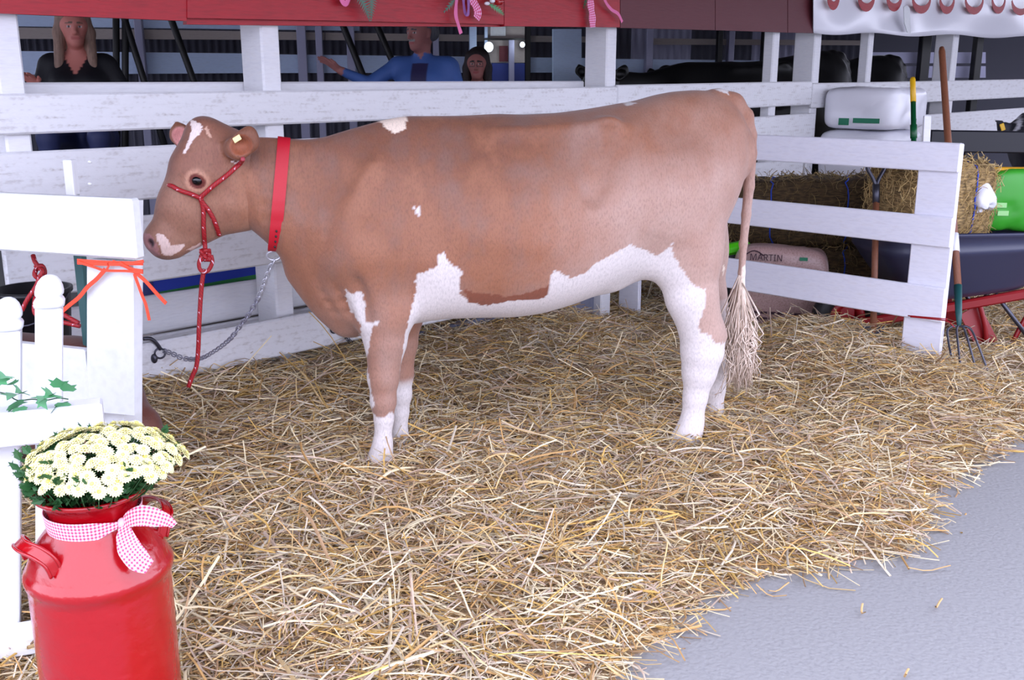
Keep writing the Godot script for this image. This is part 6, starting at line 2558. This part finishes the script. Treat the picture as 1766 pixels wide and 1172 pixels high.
func build_small_things() -> void:
	build_orange_twine()
	# sprays on the red beam
	var fern := flat(Color(0.30, 0.42, 0.36), 0.5)
	var pink: StandardMaterial3D = M.gingham.duplicate()
	pink.albedo_color = Color(1.0, 0.82, 0.95)
	var rose := flat(Color(0.86, 0.42, 0.62), 0.6)
	var t := thing("fern_spray", "green fern leaves and pink ribbon pinned on the red beam's left part", "decoration")
	var st := tool()
	leaf_blade(st, fpx(596, -30, 0.08), fpx(637, 36, 0.09), FN, 0.028, 16, -0.01)
	mk("fern_leaf", st, fern, t)
	st = tool()
	leaf_blade(st, fpx(640, -50, 0.09), fpx(640, 35, 0.09), FN, 0.035, 20, 0.012)
	mk("fern_leaf", st, fern, t)
	fence_ribbon(t, "ribbon", [[588, -25], [588, -4], [596, 7], [603, -8]], 0.022, rose)
	t = thing("ribbon_spray", "pink ribbons with leaves and a red flower pinned at the red beam's middle", "decoration")
	fence_ribbon(t, "ribbon", [[790, -40], [787, 0], [786, 25], [790, 42], [795, 58]], 0.020, rose)
	fence_ribbon(t, "ribbon", [[798, -30], [799, 0], [802, 22, 0.01], [807, 24, 0.02], [808, 0, 0.01]], 0.016, flat(Color(0.55, 0.35, 0.60), 0.6))
	fence_ribbon(t, "ribbon", [[808, -30], [813, -4], [820, 10], [824, 22], [821, 32]], 0.045, pink)
	st = tool()
	leaf_blade(st, fpx(838, 4, 0.08), fpx(868, 25, 0.085), FN, 0.018, 8, 0.004)
	mk("leaf", st, M.leaf, t)
	st = tool()
	leaf_blade(st, fpx(785, -8, 0.08), fpx(766, 20, 0.085), FN, 0.018, 8, 0.004)
	mk("leaf", st, fern, t)
	for p in [[840, 6], [849, 2]]:
		st = tool()
		ellipsoid(st, fpx(p[0], p[1], 0.09), Vector3(0.014, 0.009, 0.012), Basis(), 8)
		mk("bud", st, M.plastic_white, t)
	st = tool()
	for i in 7:
		ellipsoid(st, fpx(860 + 5 * cos(i), -2 + 5 * sin(i), 0.095), Vector3(0.018, 0.018, 0.01), Basis(), 8)
	mk("flower", st, M.can_red, t)
	t = thing("ribbon_spray", "long pink ribbons hanging on the red beam by the second white post", "decoration")
	fence_ribbon(t, "ribbon", [[1018, -40], [1018, 0], [1021, 25], [1022, 47]], 0.050, pink)
	fence_ribbon(t, "ribbon", [[1036, -30], [1043, 0], [1054, 16], [1066, 24], [1073, 38]], 0.018, rose)
	st = tool()
	leaf_blade(st, fpx(1010, -30, 0.08), fpx(1006, 13, 0.085), FN, 0.02, 9, 0.004)
	mk("leaf", st, M.dark_leaf, t)
	# brown cow lying behind the bright panel
	t = thing("resting_cow", "dark brown cow lying in the straw behind the bright white panel", "cow")
	var f := Field.new()
	var c := func(px: float, py: float, z: float) -> Vector3: return at(px, py, z)
	f.cap(c.call(-60, 690, 3.52), c.call(140, 690, 3.44), 0.20, 0.19, 0.08)
	f.cap(c.call(40, 660, 3.52), c.call(120, 660, 3.48), 0.17, 0.15, 0.08)
	f.cap(c.call(140, 690, 3.44), c.call(232, 740, 3.34), 0.17, 0.09, 0.08)
	f.cap(c.call(-60, 690, 3.52), c.call(-190, 580, 3.5), 0.18, 0.11, 0.08)
	f.cap(c.call(-190, 580, 3.5), c.call(-270, 610, 3.4), 0.11, 0.06, 0.05)
	f.cap(c.call(150, 800, 3.3), c.call(60, 850, 3.24), 0.09, 0.055, 0.06)
	f.cap(c.call(60, 850, 3.24), c.call(150, 862, 3.22), 0.045, 0.035, 0.03)
	f.cap(c.call(-80, 800, 3.35), c.call(-20, 850, 3.24), 0.08, 0.05, 0.05)
	f.cap(c.call(-20, 850, 3.24), c.call(-110, 862, 3.22), 0.045, 0.03, 0.03)
	var pn := func(p: Vector3, n: Vector3) -> Color:
		var k := mottle.get_noise_3d(p.x * 80, p.y * 80, p.z * 80)
		if p.y < 0.20 + k * 0.08:
			return Color(0.80, 0.66, 0.58).srgb_to_linear()
		return Color(0.30, 0.13, 0.10).srgb_to_linear().lerp(Color(0.42, 0.22, 0.15).srgb_to_linear(), clampf(0.5 + k, 0, 1))
	mk("body", skin_mesh([f.skin(Vector3(-2.6, -0.05, -3.8), Vector3(-0.9, 1.1, -2.4), 0.016, pn)]), M.coat, t)
	# spare halter on the back of the panel
	t = thing("rope_halter", "spare red rope halter hanging in a knot behind the bright white panel", "halter")
	var z := 3.22
	for l in [[[57, 440], [60, 450], [66, 460]], [[60, 462], [72, 458], [77, 470], [70, 481], [60, 474], [64, 463], [74, 466], [68, 478]], [[68, 478], [62, 494], [48, 515], [38, 535]], [[68, 478], [64, 500], [60, 520], [61, 540], [80, 552], [110, 556], [138, 562]], [[66, 480], [80, 520], [106, 540], [136, 557]]]:
		var pts := []
		for p in l:
			pts.append(at(p[0], p[1], z + 0.01 * sin(p[0])))
		st = tool()
		tube(st, curve(pts, 0.008), 0.0075, 8, 0.05)
		mk("rope", st, M.rope, t)
	# black bucket hung on the stall fence
	var bp := fpx(62, 548, 0.15)
	t = thing("bucket", "black rubber bucket hung on the fence behind the picket tops", "bucket", bp)
	st = tool()
	lathe(st, [Vector2(0, -0.12), Vector2(0.10, -0.12), Vector2(0.108, -0.11), Vector2(0.125, 0.09), Vector2(0.133, 0.095), Vector2(0.133, 0.11), Vector2(0.122, 0.11), Vector2(0.10, -0.09), Vector2(0, -0.095)], 32)
	mk("pail", st, flat(Color(0.05, 0.05, 0.07), 0.5), t)
	st = tool()
	var bail := []
	for i in 13:
		bail.append(Vector3(cos(PI * i / 12) * 0.13, 0.10 - sin(PI * i / 12) * 0.10, 0.135 * sin(PI * i / 12)))
	tube(st, bail, 0.004, 6)
	mk("bail", st, M.dull_steel, t)
	# striped rolled blanket behind the fence
	t = thing("striped_blanket", "rolled blanket with blue, green and purple stripes behind the stall fence", "blanket")
	var cols := [Color(0.10, 0.20, 0.62), Color(0.20, 0.50, 0.26), Color(0.13, 0.22, 0.62), Color(0.12, 0.30, 0.66), Color(0.10, 0.12, 0.55), Color(0.42, 0.10, 0.40), Color(0.06, 0.10, 0.65), Color(0.60, 0.26, 0.22)]
	for i in 8:
		st = tool()
		var a0 := -0.6 + i * 0.42
		var lineA := []
		var sides := []
		var outs := []
		for k in 21:
			var u := -1.9 + k * 0.055
			var tw := a0 + k * 0.012
			var o := (FN * cos(tw) + Vector3.UP * sin(tw)).normalized()
			lineA.append(fp(u, 0.60, -0.42) + o * 0.11)
			outs.append(o)
			sides.append(FU.cross(o).normalized())
		band(st, lineA, sides, outs, 0.05, 0.006)
		mk("stripe", st, flat(cols[i], 0.8), t)
	st = tool()
	tube(st, [fp(-1.9, 0.60, -0.42), fp(-0.8, 0.60, -0.42)], 0.108, 24)
	mk("roll", st, flat(Color(0.08, 0.14, 0.36), 0.8), t)
	var sh := thing("crate", "low wooden crate under the striped blanket behind the stall fence", "crate")
	st = tool()
	bx(st, fp(-1.35, 0.245, -0.42), Basis(FU, Vector3.UP, FN), Vector3(1.2, 0.49, 0.3), 0.01)
	mk("box", st, M.tan_board, sh)
	# single stalks strayed on the pavement
	var one := straw_mesh(3)
	for p in [[1340, 1020, 0.6, 0.09], [1486, 1058, 1.4, 0.05], [1615, 1048, 0.9, 0.06], [1328, 1028, 2.4, 0.10], [1180, 1085, 0.5, 0.12], [1600, 985, 0.1, 0.14], [1560, 1168, 1.0, 0.03]]:
		var o := mk("straw_stalk", one, flat(Color(0.74, 0.60, 0.40), 0.6))
		var q := on_y(p[0], p[1], 0.006)
		o.transform = Transform3D(Basis(Vector3.UP, p[2]) * Basis.from_scale(Vector3(p[3], 0.25, 0.25)), q)
		tag(o, "single dry straw stalk strayed onto the bare grey pavement", "straw stalk", "stray stalks on the pavement")

const STALKS := 100000
